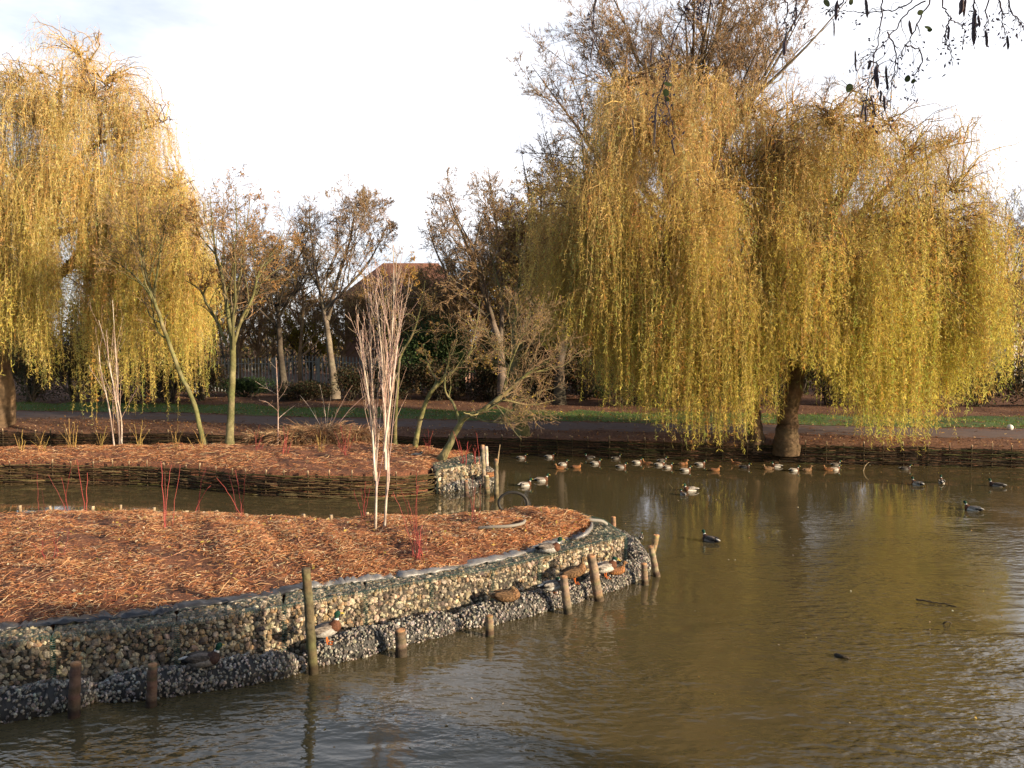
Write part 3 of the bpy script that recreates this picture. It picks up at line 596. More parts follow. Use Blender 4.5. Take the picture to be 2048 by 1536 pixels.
    dens = lpm * np.interp(hrel, [0, .45, .75, 1], [1.15, 1.1, .7, top_fade]) * RG.uniform(.5, 1.3, B)
    cnt = (L * dens).astype(int); ii = np.repeat(np.arange(B), cnt); m = len(ii); f = RG.random(m) ** .8 * (n - 1); j = np.minimum(f.astype(int), n - 2); f = (f - j)[:, None]
    p = G[ii, j] * (1 - f) + G[ii, j + 1] * f; d = RG.normal(size=(m, 3)) * .8; d[:, 2] -= 1
    lo, mi, hi = np.array(hue or [(.64, .60, .10), (.78, .63, .16), (.82, .60, .30)]); hh = (hrel + RG.normal(0, .16, B))[ii][:, None]
    cc = np.where(hh < .42, lo + (mi - lo) * np.clip(hh / .42, 0, 1), mi + (hi - mi) * np.clip((hh - .42) / .5, 0, 1))
    cc = cc * (1 + .16 * RG.normal(size=(B, 1)))[ii] * (1 + .14 * RG.normal(size=(m, 1))) * (1 + .05 * RG.normal(size=(m, 3)))
    orange = (RG.random(B) < .08)[ii][:, None]; cc = np.where(orange, cc * np.array([1.05, .66, .7]), cc); gr = (RG.random(B) < .16)[ii][:, None]; cc = np.where(gr, cc * np.array([.62, .85, .9]), cc)
    mb = MB(); leaves(mb, p, d, RG.uniform(.08, .17, m), RG.uniform(.012, .022, m), np.clip(cc, .004, .9)); mb.build('leaves', M_LEAF, t)
    return t
def bottom_px(xs_, ys_, depth):
    zz = [on_y(x, y, depth)[2] for x, y in zip(xs_, ys_)]
    return lambda p: np.interp(px_of(p[:, 0], p[:, 1]), xs_, zz)
def pl(pts, y, radii): return (np.array([on_y(a, b, y + (c if len(q) else 0)) for (a, b, *q) in pts for c in [q[0] if q else 0]]), np.array(radii, float))
def lobe(px, py, d, r, wgt): return (on_y(px, py, d), r, wgt)

D = 26.6
botR = bottom_px([1060, 1110, 1200, 1216, 1260, 1330, 1400, 1470, 1520, 1560, 1640, 1700, 1780, 1860, 1905, 1960, 2030], [640, 690, 700, 800, 815, 835, 882, 872, 830, 715, 735, 842, 882, 862, 800, 790, 740], D)
willow('golden weeping willow left of the thick leaning trunk, on the far bank', [pl([(1512, 886), (1505, 810), (1480, 710), (1430, 580), (1360, 440), (1318, 300), (1300, 190), (1290, 120)], D + .3, [.24, .22, .20, .18, .15, .11, .07, .03]),
    pl([(1430, 580), (1350, 520, -.8), (1250, 470, -1.6), (1180, 430, -2)], D + .3, [.12, .09, .06, .02]), pl([(1360, 440), (1420, 360, 1), (1450, 270, 1.6), (1500, 215, 2)], D + .3, [.12, .09, .05, .015]), pl([(1318, 300), (1270, 230, 0), (1252, 150, .2), (1256, 95, .3)], D + .3, [.09, .07, .05, .012]), pl([(1318, 290), (1345, 250), (1342, 190), (1348, 130)], D + .3, [.1, .08, .05, .012])],
    [lobe(1310, 400, D, (3.2, 3.0, 4.1), .9), lobe(1140, 480, D, (1.6, 2.0, 2.6), .25), lobe(1340, 225, D + .5, (3.2, 2.8, 2.0), .5), lobe(1540, 290, D + .6, (2.4, 2.2, 2.2), .3), lobe(1215, 520, D - .6, (2.5, 2.4, 2.9), .5), lobe(1420, 560, D - 1.4, (2.4, 2.0, 3.0), .5), lobe(1500, 400, D + .5, (2.2, 2.0, 3.2), .4)], botR, 380, 21, D, [(.56, .52, .10), (.70, .54, .15), (.82, .58, .30)], .35)
willow('bright golden weeping willow spreading right from the thick leaning trunk on the far bank', [pl([(1573, 889), (1577, 825), (1592, 745), (1615, 660), (1622, 590), (1640, 500), (1680, 400), (1730, 300), (1750, 220)], D, [.35, .31, .29, .26, .22, .18, .13, .08, .03]),
    pl([(1620, 590), (1690, 470, .6), (1790, 360, 1), (1880, 300, 1), (1960, 280, 1)], D, [.17, .13, .08, .04, .012]), pl([(1640, 500), (1720, 480, -1), (1830, 440, -1.6), (1930, 440, -2)], D, [.14, .10, .06, .015]), pl([(1615, 650), (1570, 520, .5), (1500, 420, 1), (1450, 360, 1)], D, [.16, .12, .08, .04]), pl([(1600, 700), (1560, 640, -.8), (1530, 600, -1.4)], D, [.15, .12, .06]), pl([(1690, 470), (1720, 540, -1.2), (1790, 560, -2)], D, [.12, .08, .04])],
    [lobe(1700, 400, D, (3.6, 3.2, 3.6), .9), lobe(1850, 400, D + .3, (2.6, 2.4, 3.0), .4), lobe(1690, 250, D + .3, (2.8, 2.6, 1.9), .35), lobe(1850, 560, D - .3, (2.45, 2.5, 3.2), .7), lobe(1620, 560, D - 1.8, (2.6, 1.8, 2.8), .5)], botR, 380, 22, D, None, .3)
DL = 31.5
botL = bottom_px([-500, 0, 60, 100, 112, 165, 172, 190, 240, 330, 345, 400, 440], [700, 690, 735, 770, 640, 640, 820, 850, 800, 835, 760, 790, 640], DL)
def gapL(p): c = px_of(p[:, 0], p[:, 1]); return (c > 118) & (c < 172) & (p[:, 2] < on_y(0, 385, DL)[2]) & (RG.random(len(p)) < .92)
willow('tall weeping willow at the left edge, golden curtains parted over a dark gap', [pl([(-2, 858), (5, 780), (-4, 690), (30, 590), (90, 480), (118, 340), (118, 230), (125, 120)], DL, [.52, .42, .38, .3, .22, .13, .07, .015]), pl([(90, 480), (118, 370, 1), (122, 290, 1), (165, 150, 1), (200, 90, 1)], DL, [.17, .13, .10, .06, .012]),
    pl([(118, 350), (190, 290, -.5), (270, 265, -.5), (330, 240, -.5)], DL, [.10, .07, .04, .012]), pl([(30, 590), (-40, 420, 0), (-120, 300, .5), (-160, 200, .5)], DL, [.2, .15, .1, .04]), pl([(90, 480), (200, 430, -.8), (300, 390, -1), (390, 360, -1)], DL, [.13, .1, .06, .012]), pl([(30, 600), (150, 520, 1), (165, 430, 1.2), (170, 380, 1.2)], DL, [.2, .18, .16, .1])],
    [lobe(160, 280, DL, (3.6, 3.2, 3.9), 1.1), lobe(230, 380, DL, (3.0, 2.8, 3.6), .6), lobe(165, 175, DL + .3, (3.1, 2.8, 1.9), .6), lobe(-90, 330, DL, (3.6, 3.2, 4.2), .6), lobe(300, 480, DL - .8, (2.6, 2.2, 3.0), .65), lobe(40, 500, DL - 1.5, (2.4, 2, 2.8), .5)], botL, 380, 23, DL, [(.68, .60, .11), (.82, .64, .20), (.84, .66, .38)], .3, gap=gapL)
RG = np.random.default_rng(77)

# ---------------------------------------------------------------- young trees on the islands
def birch(label, stems, y, h_top, seed, grp, side=9, spread=.3, r0=.02, yj=.12):
    lines = []
    for s_ in stems: P, _ = pl(s_, y, [1] * len(s_)); lines.append((P + np.array([0, RG.normal(0, yj), 0]), np.linspace(r0, .006, len(P))))
    return bare_tree('birch_sapling', label, lines, [dict(count=side, t0=.14, t1=.97, ang=spread, length=.40, n=8, wob=.055, up=.06, rr=.40, angv=.1, fall=.5), dict(count=3, t0=.3, t1=.95, ang=.4, length=.4, n=5, wob=.08, up=.08, rr=.6)], 'white', 'pink', None, None, grp, k=8, min_r=.0026, flare=.15)
yb = on_z(755, 1062, .78)[1]
birch('white stemmed birch sapling on the near island, left one of the close pair', [[(750, 1058), (752, 960), (750, 900), (745, 800), (740, 700), (736, 585)], [(752, 960), (744, 840), (728, 720), (715, 640)]], yb, 0, 1, 'birch saplings on the near island', 26, .16, .021)
birch('taller white stemmed birch sapling on the near island, right one of the close pair', [[(765, 1064), (771, 960), (772, 880), (776, 780), (781, 660), (784, 570), (782, 487)], [(771, 940), (768, 800), (762, 700), (752, 600)], [(772, 900), (784, 800), (797, 700), (803, 630)]], yb - .05, 0, 2, 'birch saplings on the near island', 24, .16, .022)
yl = on_z(238, 893, .65)[1]
birch('multi stemmed birch sapling on the middle island under the golden willow', [[(236, 895), (226, 800), (208, 700), (192, 640)], [(240, 895), (237, 800), (232, 700), (226, 600)], [(245, 894), (243, 830), (222, 740), (214, 660)], [(232, 895), (222, 820), (205, 740), (200, 690)]], yl, 0, 3, None, 9, .25, .026, .1)
tip = dict(up=.05, wob=.2)
y1 = on_z(408, 890, .62)[1]
bare_tree('young_tree', 'slender young tree leaning far to the left on the middle island', [pl([(410, 892), (402, 862), (385, 800), (362, 750), (340, 690), (322, 640), (306, 590), (290, 540), (278, 470), (272, 400)], y1, [.085, .075, .07, .066, .06, .055, .045, .035, .025, .012]), pl([(322, 640), (300, 590, .3), (262, 545, .5), (225, 520, .6), (200, 500, .6)], y1, [.04, .035, .028, .02, .01]), pl([(306, 590), (318, 520, -.3), (330, 450, -.4), (345, 390, -.5)], y1, [.035, .03, .02, .01])],
    [dict(count=13, t0=.42, t1=.98, ang=.7, length=.5, n=8, wob=.16, up=.05, rr=.5), dict(count=10, t0=.2, t1=1, ang=.7, length=.55, n=6, wob=.2, up=.04, rr=.6), dict(count=8, t0=.2, t1=1, ang=.6, length=.5, n=5, wob=.2, up=.03)], 'green', 'warm', ellipsoid(on_y(300, 470, y1), (2.2, 1.9, 2.6)), (3000, [(.55, .37, .08), (.5, .30, .1), (.44, .37, .08)], .055), None, min_r=.0042)
y2 = on_z(460, 893, .62)[1]
bare_tree('young_tree', 'upright young tree with a greenish forked trunk on the middle island', [pl([(459, 895), (463, 800), (466, 720), (463, 670), (455, 620), (446, 560), (432, 510), (425, 450), (420, 390)], y2, [.11, .10, .095, .085, .07, .055, .04, .025, .012]), pl([(455, 695), (437, 650, .3), (415, 610, .5), (400, 580, .6), (370, 560, .8)], y2, [.05, .045, .04, .03, .012]), pl([(468, 690), (482, 640, -.2), (505, 595, -.4), (520, 540, -.4), (560, 480, -.5)], y2, [.055, .05, .04, .03, .012]), pl([(457, 630), (478, 560, .5), (490, 480, .7), (500, 400, .8)], y2, [.05, .04, .025, .012]), pl([(432, 510), (400, 470, .4), (380, 420, .5)], y2, [.03, .02, .01])],
    [dict(count=12, t0=.35, t1=.98, ang=.75, length=.6, n=8, wob=.17, up=.05, rr=.5), dict(count=10, t0=.2, t1=1, ang=.75, length=.55, n=6, wob=.22, up=.03, rr=.6), dict(count=8, t0=.2, t1=1, ang=.7, length=.5, n=5, wob=.22, up=.02)], 'green', 'warm', ellipsoid(on_y(480, 470, y2), (2.2, 2, 2.25)), (5500, [(.55, .27, .07), (.6, .36, .09), (.46, .25, .08)], .055), None, min_r=.0042)
y3 = on_z(830, 905, .62)[1]
crk = [dict(count=9, t0=.35, t1=.98, ang=.9, length=.5, n=9, wob=.34, up=.0, rr=.5), dict(count=8, t0=.2, t1=1, ang=.9, length=.55, n=7, wob=.36, up=.0, rr=.6), dict(count=5, t0=.2, t1=1, ang=.8, length=.55, n=6, wob=.36, up=.0)]
bare_tree('twisted_young_tree', 'crooked bare young tree curving right, standing just behind the birch pair', [pl([(829, 910), (836, 860), (850, 810), (865, 780), (890, 755), (915, 735), (936, 712), (948, 672), (955, 640), (960, 600)], y3, [.075, .068, .062, .058, .052, .045, .04, .03, .02, .01]), pl([(865, 780), (872, 760, .2), (858, 735, .4), (850, 700, .5)], y3, [.04, .03, .02, .01]), pl([(915, 735), (960, 720, -.3), (1000, 700, -.5)], y3, [.03, .02, .01])],
    crk, 'green', 'warm', ellipsoid(on_y(935, 670, y3), (1.75, 1.5, 1.7)), (500, [(.55, .42, .05), (.5, .33, .06)], .05), None, min_r=.0035)
y4 = on_z(890, 921, .62)[1]
bare_tree('twisted_young_tree', 'crooked bare young tree leaning strongly to the right over the island tip', [pl([(880, 924), (898, 890), (918, 850), (935, 832), (962, 822), (1005, 790), (1045, 755), (1075, 735), (1110, 715)], y4, [.095, .09, .082, .075, .065, .05, .038, .025, .01]), pl([(920, 848), (908, 810, .3), (890, 780, .4), (895, 730, .6), (915, 680, .7)], y4, [.05, .04, .03, .02, .01]), pl([(962, 822), (1000, 800, .5), (1060, 810, 1), (1110, 800, 1.2)], y4, [.04, .03, .02, .01]), pl([(1005, 790), (1020, 730, -.4), (1045, 670, -.6), (1060, 620, -.6)], y4, [.035, .028, .018, .01]), pl([(935, 832), (985, 845, -.8), (1040, 842, -1.2)], y4, [.025, .016, .008])],
    [dict(count=14, t0=.3, t1=.98, ang=.8, length=.8, n=10, wob=.2, up=.03, rr=.5), dict(count=10, t0=.2, t1=1, ang=.75, length=.55, n=7, wob=.2, up=.03, rr=.6), dict(count=6, t0=.2, t1=1, ang=.75, length=.5, n=6, wob=.3, up=.03)], 'green', 'warm', ellipsoid(on_y(1045, 720, y4), (2.0, 1.8, 2.1)), (350, [(.55, .42, .05), (.5, .36, .06)], .05), None, min_r=.0035)
y5 = on_z(792, 884, .62)[1]
bare_tree('twisted_young_tree', 'thin bare young tree with a kinked stem, half hidden behind the birch pair', [pl([(789, 890), (791, 840), (795, 775), (800, 715), (825, 670), (836, 635), (845, 600), (850, 560)], y5, [.06, .055, .05, .042, .034, .026, .018, .01]), pl([(800, 715), (784, 690, .2), (775, 660, .3), (770, 600, .3)], y5, [.03, .025, .02, .01])],
    crk[:2] + [dict(count=5, t0=.2, t1=1, ang=.8, length=.5, n=6, wob=.3)], 'green', 'warm', ellipsoid(on_y(830, 640, y5), (1.5, 1.3, 1.5)), (350, [(.5, .40, .06), (.45, .3, .06)], .05), None, min_r=.0035)
ys = on_z(556, 895, .62)[1]
bare_tree('sapling', 'thin upright sapling with a few wide side twigs on the middle island', [pl([(556, 897), (556, 820), (554, 760), (552, 715)], ys, [.022, .018, .014, .006]), pl([(556, 790), (530, 775, .2), (510, 762, .3)], ys, [.008, .006, .004]), pl([(556, 800), (568, 785, -.1), (574, 770, -.2)], ys, [.008, .006, .004]), pl([(556, 822), (535, 805, -.2), (518, 800, -.3)], ys, [.008, .006, .004])], [dict(count=3, t0=.3, t1=.95, ang=.8, length=.35, n=5, wob=.1, up=.05)], 'pink', 'pink', k=6, min_r=.003, flare=.1)

# ---------------------------------------------------------------- trees on and beyond the far bank
def rnd_limbs(base, h, r, n, lean=(0, 0), spread=.5, t0=.3, seed=0):
    g = np.random.default_rng(seed); b = np.array(base, float); top = b + np.array([lean[0], lean[1], h * .8]); q = np.stack([b, b * .7 + top * .3 + g.normal(0, .1, 3), b * .35 + top * .65 + g.normal(0, .2, 3), top]); out = [(q, r * np.array([.85, .65, .36, .05]))]
    for k in range(n):
        f = g.uniform(t0, .8); s = q[0] * (1 - f) + q[-1] * f; a = k * 2.4 + g.uniform(-.4, .4); L = h * spread * g.uniform(.6, 1.1) * (1.1 - f * .5); d = np.array([math.cos(a), math.sin(a), g.uniform(.55, 1.3)]); d /= np.linalg.norm(d)
        out.append((np.stack([s, s + d * L * .35 + g.normal(0, .1, 3), s + d * L * .7 + np.array([0, 0, .08 * L]) + g.normal(0, .15, 3), s + d * L + np.array([0, 0, .2 * L])]), r * (.5 - .25 * f) * np.array([1, .65, .34, .06])))
    return out
def gz(px, y): x = (px - 1024) / F_PX * y; return np.array([x, y, float(land_z(np.array(x), np.array(y)))])
def O3(a, b, c, d=None, ang=.7, wob=.15, up=.04, l=.75):
    o = [dict(count=a, t0=.25, t1=.95, ang=ang, length=l, n=9, wob=wob, up=up, rr=.42, fall=.3), dict(count=b, t0=.15, t1=1, ang=ang, length=.5, n=6, wob=wob * 1.2, up=up, rr=.6), dict(count=c, t0=.2, t1=1, ang=ang, length=.5, n=5, wob=wob * 1.2, up=up, rr=.7)]
    if d: o.append(dict(count=d, t0=.2, t1=1, ang=ang, length=.55, n=4, wob=wob, up=up, rr=.8))
    return o
b = gz(1047, 28.9); y = b[1]
bare_tree('bank_tree', 'straight greenish trunk at the far bank edge right of the island tip', [pl([(1047, 876), (1040, 835), (1032, 800), (1027, 740), (1030, 660), (1040, 560), (1045, 480)], y, [.20, .17, .155, .13, .10, .06, .02]), pl([(1028, 720), (1060, 640, .4), (1090, 560, .6), (1110, 480, .8)], y, [.08, .06, .04, .015]), pl([(1030, 660), (1000, 580, .5), (985, 520, .6)], y, [.06, .04, .015])], O3(8, 8, 7, ang=.75, wob=.2), 'green', 'warm', ellipsoid(on_y(1050, 560, y), (2.1, 2, 2.6)), (1800, [(.42, .27, .06), (.35, .2, .06), (.38, .3, .08)], .06), None, min_r=.0045)
bt = 'bare trees along the palisade fence'
b = gz(570, 44); bare_tree('bare_tree', 'dark bare tree rising behind the palisade fence left of the house', rnd_limbs(b, 10.5, .24, 8, (-.6, 0), .45, .35, 4), O3(7, 8, 7), 'dark', 'grey', ellipsoid(b + [-.3, 0, 7.6], (3.1, 3, 4.2)), (1600, [(.38, .18, .05), (.45, .3, .07)], .09), bt, min_r=.007)
b = gz(668, 43); bare_tree('bare_tree', 'dark wide bare tree in front of the left end of the house', [pl([(670, 786), (662, 720), (655, 660), (644, 600), (632, 540), (622, 470), (618, 400)], 43, [.20, .165, .14, .11, .075, .04, .012]), pl([(655, 640), (675, 560, .5), (700, 480, .8), (715, 380, 1)], 43, [.13, .09, .05, .015]), pl([(650, 620), (690, 580, -.5), (740, 520, -.8), (775, 450, -1)], 43, [.11, .075, .045, .015]), pl([(640, 580), (610, 520, .8), (590, 440, 1)], 43, [.09, .05, .015])], O3(13, 10, 8, 4), 'grey', 'warm', ellipsoid(on_y(695, 490, 43), (3.1, 3, 3.8)), (250, [(.4, .22, .06)], .08), bt, min_r=.007)
b = gz(1000, 42); bare_tree('bare_tree', 'bare tree with branches sweeping up and left, right of the house roof', [pl([(1005, 780), (1000, 700), (985, 640), (960, 560), (930, 480), (905, 420), (890, 370)], 42, [.2, .17, .15, .11, .07, .04, .012]), pl([(1000, 700), (1005, 600, .5), (1000, 500, .8), (985, 400, 1), (975, 330, 1)], 42, [.13, .1, .07, .04, .012]), pl([(985, 640), (925, 590, -.5), (880, 520, -.8), (850, 440, -1)], 42, [.1, .07, .045, .012]), pl([(1005, 600), (1040, 500, .5), (1060, 400, .8)], 42, [.09, .05, .015])], O3(13, 10, 8, 4, wob=.14), 'grey', 'warm', ellipsoid(on_y(960, 510, 42), (3.6, 3, 4.8)), (400, [(.45, .3, .08), (.4, .2, .06)], .08), bt, min_r=.007)
b = gz(1120, 41); bare_tree('bushy_tree', 'dense twiggy tree with sparse olive leaves filling the gap left of the willows', rnd_limbs(b, 13.0, .3, 13, (.3, 0), .4, .12, 9), O3(9, 9, 8, 3), 'dark', 'brown', ellipsoid(b + [-.2, 0, 7.2], (3.1, 3, 6.9)), (26000, [(.46, .34, .11), (.54, .38, .13), (.38, .31, .10)], .095), None, min_r=.006)
b = gz(1035, 47); bare_tree('bushy_tree', 'twiggy olive brown tree behind the bank edge trunk right of the house', rnd_limbs(b, 11.0, .26, 11, (.0, 0), .4, .12, 10), O3(8, 9, 8), 'dark', 'brown', ellipsoid(b + [0, 0, 6.2], (2.8, 2.6, 5.8)), (16000, [(.46, .34, .11), (.52, .36, .13), (.38, .32, .10)], .10), None, min_r=.007)
b = gz(1400, 46); bare_tree('bare_tree', 'huge bare tree whose crown rises above the right hand willows to the top edge', rnd_limbs(b, 26, .5, 38, (-1.0, 0), .47, .15, 12), O3(9, 9, 8, 4, ang=.6, wob=.15, up=.035, l=.6), 'grey', 'warm', ellipsoid(b + [-1.8, 0, 14.0], (9.8, 6, 12.8)), (2500, [(.42, .24, .09), (.4, .2, .07)], .11), bt, min_r=.008)
b = gz(1075, 51); bare_tree('bare_tree', 'tall fine twigged bare tree left of the huge crown, above the olive tree', rnd_limbs(b, 16, .26, 15, (.2, 0), .5, .25, 81), O3(11, 10, 8, 3, ang=.6, l=.6), 'grey', 'warm', ellipsoid(b + [.2, 0, 9.5], (4.2, 3.5, 7.2)), (2500, [(.42, .28, .1), (.36, .24, .1)], .1), bt, min_r=.0075)
b = gz(1190, 50); bare_tree('bare_tree', 'tall fine twigged bare tree under the left side of the huge crown', rnd_limbs(b, 19.5, .3, 15, (0, 0), .5, .25, 82), O3(11, 10, 8, 3, ang=.6, l=.6), 'grey', 'warm', ellipsoid(b + [0, 0, 11.5], (4.4, 3.5, 8.6)), (2500, [(.46, .28, .1), (.38, .24, .1)], .1), bt, min_r=.0075)
b = gz(1600, 48); bare_tree('bare_tree', 'bare tree with a russet tinged top right of the huge crown above the willows', rnd_limbs(b, 18.5, .4, 13, (0, 0), .45, .25, 13), O3(10, 9, 8, 4, ang=.5, up=.08, l=.55), 'dark', 'brown', ellipsoid(b + [0, 0, 12], (4.2, 4, 7.6)), (3000, [(.5, .26, .1), (.45, .22, .07)], .1), bt, min_r=.008)
b = gz(2015, 55); bare_tree('bare_tree', 'fine twigged bare tree at the right edge beyond the willow', rnd_limbs(b, 13, .3, 11, (0, 0), .45, .2, 14), O3(9, 9, 7, 3), 'grey', 'grey', ellipsoid(b + [0, 0, 8], (4.0, 4, 6.3)), None, bt, min_r=.008)
b = gz(2150, 60); bare_tree('bare_tree', 'bare tree mostly beyond the right edge of the photo, only fine twigs showing', rnd_limbs(b, 12, .3, 10, (0, 0), .5, .2, 15), O3(8, 8, 7), 'grey', 'grey', ellipsoid(b + [0, 0, 8], (4.5, 4, 6)), None, bt, min_r=.009)
b = gz(405, 46); bare_tree('autumn_tree', 'small tree with russet orange leaves beyond the right curtain of the left willow', rnd_limbs(b, 8, .2, 9, (0, 0), .45, .2, 16), O3(7, 8, 7), 'dark', 'brown', ellipsoid(b + [0, 0, 5], (2.2, 2, 3.6)), (9000, [(.42, .22, .05), (.35, .2, .04), (.45, .3, .06)], .1), None, min_r=.008)
b = gz(620, 56); bare_tree('autumn_tree', 'low golden leaved tree behind the palisade fence left of the house', rnd_limbs(b, 5.5, .16, 10, (0, 0), .6, .1, 17), O3(7, 8, 6, up=.0), 'dark', 'brown', ellipsoid(b + [0, 0, 3.0], (3.6, 2, 2.6)), (9000, [(.46, .36, .04), (.38, .28, .04), (.25, .22, .05)], .13), None, min_r=.009)
b = gz(770, 40); bare_tree('autumn_tree', 'slender tree with a tuft of orange leaves in front of the house roof', rnd_limbs(b, 8.6, .11, 6, (0, 0), .3, .45, 18), O3(6, 7, 6), 'grey', 'warm', ellipsoid(b + [.1, 0, 6.2], (1.6, 1.5, 2.5)), (2200, [(.62, .36, .08), (.55, .30, .08), (.6, .45, .12)], .07, lambda p: (p[:, 2] > 6) + .05), None, min_r=.006)
b = gz(905, 45); bare_tree('autumn_tree', 'brown twiggy tree with scattered orange leaves in front of the house wall', rnd_limbs(b, 6.4, .13, 9, (0, 0), .45, .15, 19), O3(7, 8, 7), 'grey', 'warm', ellipsoid(b + [0, 0, 3.8], (2.6, 2, 2.7)), (2600, [(.5, .28, .06), (.42, .26, .07)], .08), None, min_r=.007)

for px, y, h, sd, lb in [(250, 50, 11.0, 51, 'tall twiggy tree behind the middle of the left willow'), (355, 51, 10.5, 52, 'twiggy tree behind the leaning young tree'), (430, 55, 10.5, 53, 'russet twiggy tree just left of the forked young tree'), (520, 53, 11.0, 54, 'twiggy tree behind the gap between the forked tree and the sapling'), (600, 50, 9.6, 55, 'twiggy tree between the two dark bare trees'), (690, 54, 7.2, 56, 'twiggy tree behind the wide bare tree'), (800, 50, 6.0, 57, 'low twiggy tree before the middle of the house wall'), (895, 49, 8.2, 58, 'twiggy tree before the right part of the house roof'), (965, 53, 12.0, 59, 'tall twiggy tree right of the house'), (1040, 55, 13.0, 60, 'tall twiggy tree beyond the straight bank edge trunk'), (1150, 54, 13.5, 61, 'tall twiggy tree beyond the dense olive tree'), (1230, 52, 13.0, 62, 'tall twiggy tree beyond the left edge of the willow pair'), (1960, 52, 9.0, 63, 'twiggy tree behind the right edge of the golden willow'), (2040, 50, 8.0, 64, 'twiggy tree before the pale house at the right edge'), (480, 52, 9.0, 31, 'grey brown twiggy tree beyond the fence behind the forked young tree'), (545, 58, 8.0, 32, 'pale twiggy tree far behind the fence left of the wide bare tree'), (835, 48, 7.0, 34, 'thin twiggy tree before the middle of the house'), (925, 47, 8.6, 35, 'thin twiggy tree before the right corner of the house'), (1085, 52, 11, 36, 'twiggy tree behind the dense olive one'), (1185, 50, 10, 37, 'twiggy tree just behind the outer strands of the left willow of the pair'), (300, 54, 9.5, 38, 'twiggy tree behind the left willow curtain')]:
    b = gz(px, y); bare_tree('twiggy_tree', lb, rnd_limbs(b, h, .16, 10, (0, 0), .5, .15, sd), O3(13, 10, 8, ang=.6), 'warm', 'warm', ellipsoid(b + [0, 0, h * .5], (3.1, 2.2, h * .53)), (3400, [(.60, .38, .12), (.52, .36, .12), (.44, .36, .12), (.40, .26, .11)][sd % 3:][:2], .10), 'twiggy trees beyond the palisade fence', min_r=.008)

# ---------------------------------------------------------------- evergreen shrubs and the dark hedge row
def shrub(name, label, base, r, n, cols, size, group=None, seed=1, lean=0.):
    g = np.random.default_rng(seed); base = np.array(base, float); t = thing(name, label, 'shrub', base, group)
    blobs = [(base + np.array([g.uniform(-.5, .5) * r[0], g.uniform(-.4, .4) * r[1], r[2] * g.uniform(.5, 1.35)]), g.uniform(.4, .62)) for _ in range(9)] + [(base + np.array([0, 0, r[2] * .75]), .75)]
    P = []
    for c, s in blobs:
        m = int(n / 10); q = unit(RG.normal(size=(m, 3))); P.append(c + q * np.array(r) * s * (RG.uniform(.45, 1.08, (m, 1)) ** .7))
    P = np.vstack(P); P = P[P[:, 2] > base[2] + .03]; d = unit(P - base - np.array([0, 0, r[2] * .5])) + .8 * RG.normal(size=P.shape)
    mb = MB(); ln = [np.stack([base + np.array([g.normal(0, .12), g.normal(0, .12), -.05]), base + np.array([g.normal(0, .3) * r[0], g.normal(0, .3) * r[1], r[2] * .6]), c]) for c, s in blobs]
    tubes(mb, np.stack([smooth_line(x, 8) for x in ln]), np.linspace(.05, .012, 8)[None], pick(BARK['dark'], len(ln)), 5); mb.build('stems', M_TWIG, t)
    mb = MB(); leaves(mb, P, d, size * RG.uniform(.6, 1.3, len(P)), size * .55, pick(cols, len(P), .25)); mb.build('foliage', M_LEAF, t); return t
GREEN = [(.075, .12, .045), (.05, .09, .035), (.10, .15, .055)]
shrub('evergreen_tree', 'large dark evergreen in front of the house, behind the crooked island trees', gz(872, 44.5), (2.5, 2, 2.6), 15000, GREEN, .14, seed=5)
shrub('laurel_bush', 'rounded green laurel bush at the fence just left of the willow curtain', gz(1196, 45), (1.0, 1, 1.2), 4500, [(.07, .12, .035), (.05, .09, .03), (.1, .15, .05)], .13, seed=6)
shrub('holly_bush', 'small dark green bush at the foot of the fence behind the thin sapling', gz(490, 46), (1.6, 1, .7), 4000, [(.06, .10, .035), (.04, .07, .03)], .12, seed=7)
hl = [('behind the far left willow trunk', -40, 1.9), ('behind the left willow curtain at the left edge', 60, 2.0), ('in the dark gap of the left willow', 150, 2.1), ('behind the left willow, right of its dark gap', 245, 2.0), ('behind the leaning young tree', 335, 1.8), ('at the left end of the palisade fence', 400, 1.3),
      ('low between the fence and the path, left of the wide bare tree', 610, .6), ('at the foot of the wide bare tree', 700, 1.0), ('behind the birch pair, below the evergreen', 790, 1.2), ('below the big evergreen', 880, 1.2), ('behind the tree leaning over the island tip', 985, 1.1), ('behind the straight bank edge trunk', 1080, 1.2),
      ('left of the right hand willow curtain', 1165, 1.2), ('behind the left willow of the pair, below its outer strands', 1265, 1.5), ('behind the left willow of the pair, near its trunk', 1365, 1.6), ('directly behind the darker willow trunk', 1465, 1.7), ('directly behind the thick willow trunk', 1565, 1.7), ('just right of the thick willow trunk', 1665, 1.8), ('under the right hand willow, seen through its strands', 1765, 1.8), ('under the right edge of the golden willow', 1865, 1.7), ('at the right edge beside the golden willow', 1960, 1.3), ('at the far right edge of the photo', 2060, 1.5)]
for k, (wh, px, h) in enumerate(hl):
    y = 43.5 - (px > 1230) * 4.2 + RG.uniform(-.6, .6) - (px < 380) * 1.5
    shrub('dark_shrub', 'dark shrub ' + wh, gz(px, y), (1.75, 1.2, h), 4200, [(.05, .045, .022), (.075, .05, .03), (.045, .06, .027), (.10, .065, .035)], .12, 'dark shrubs along the fence', 40 + k)
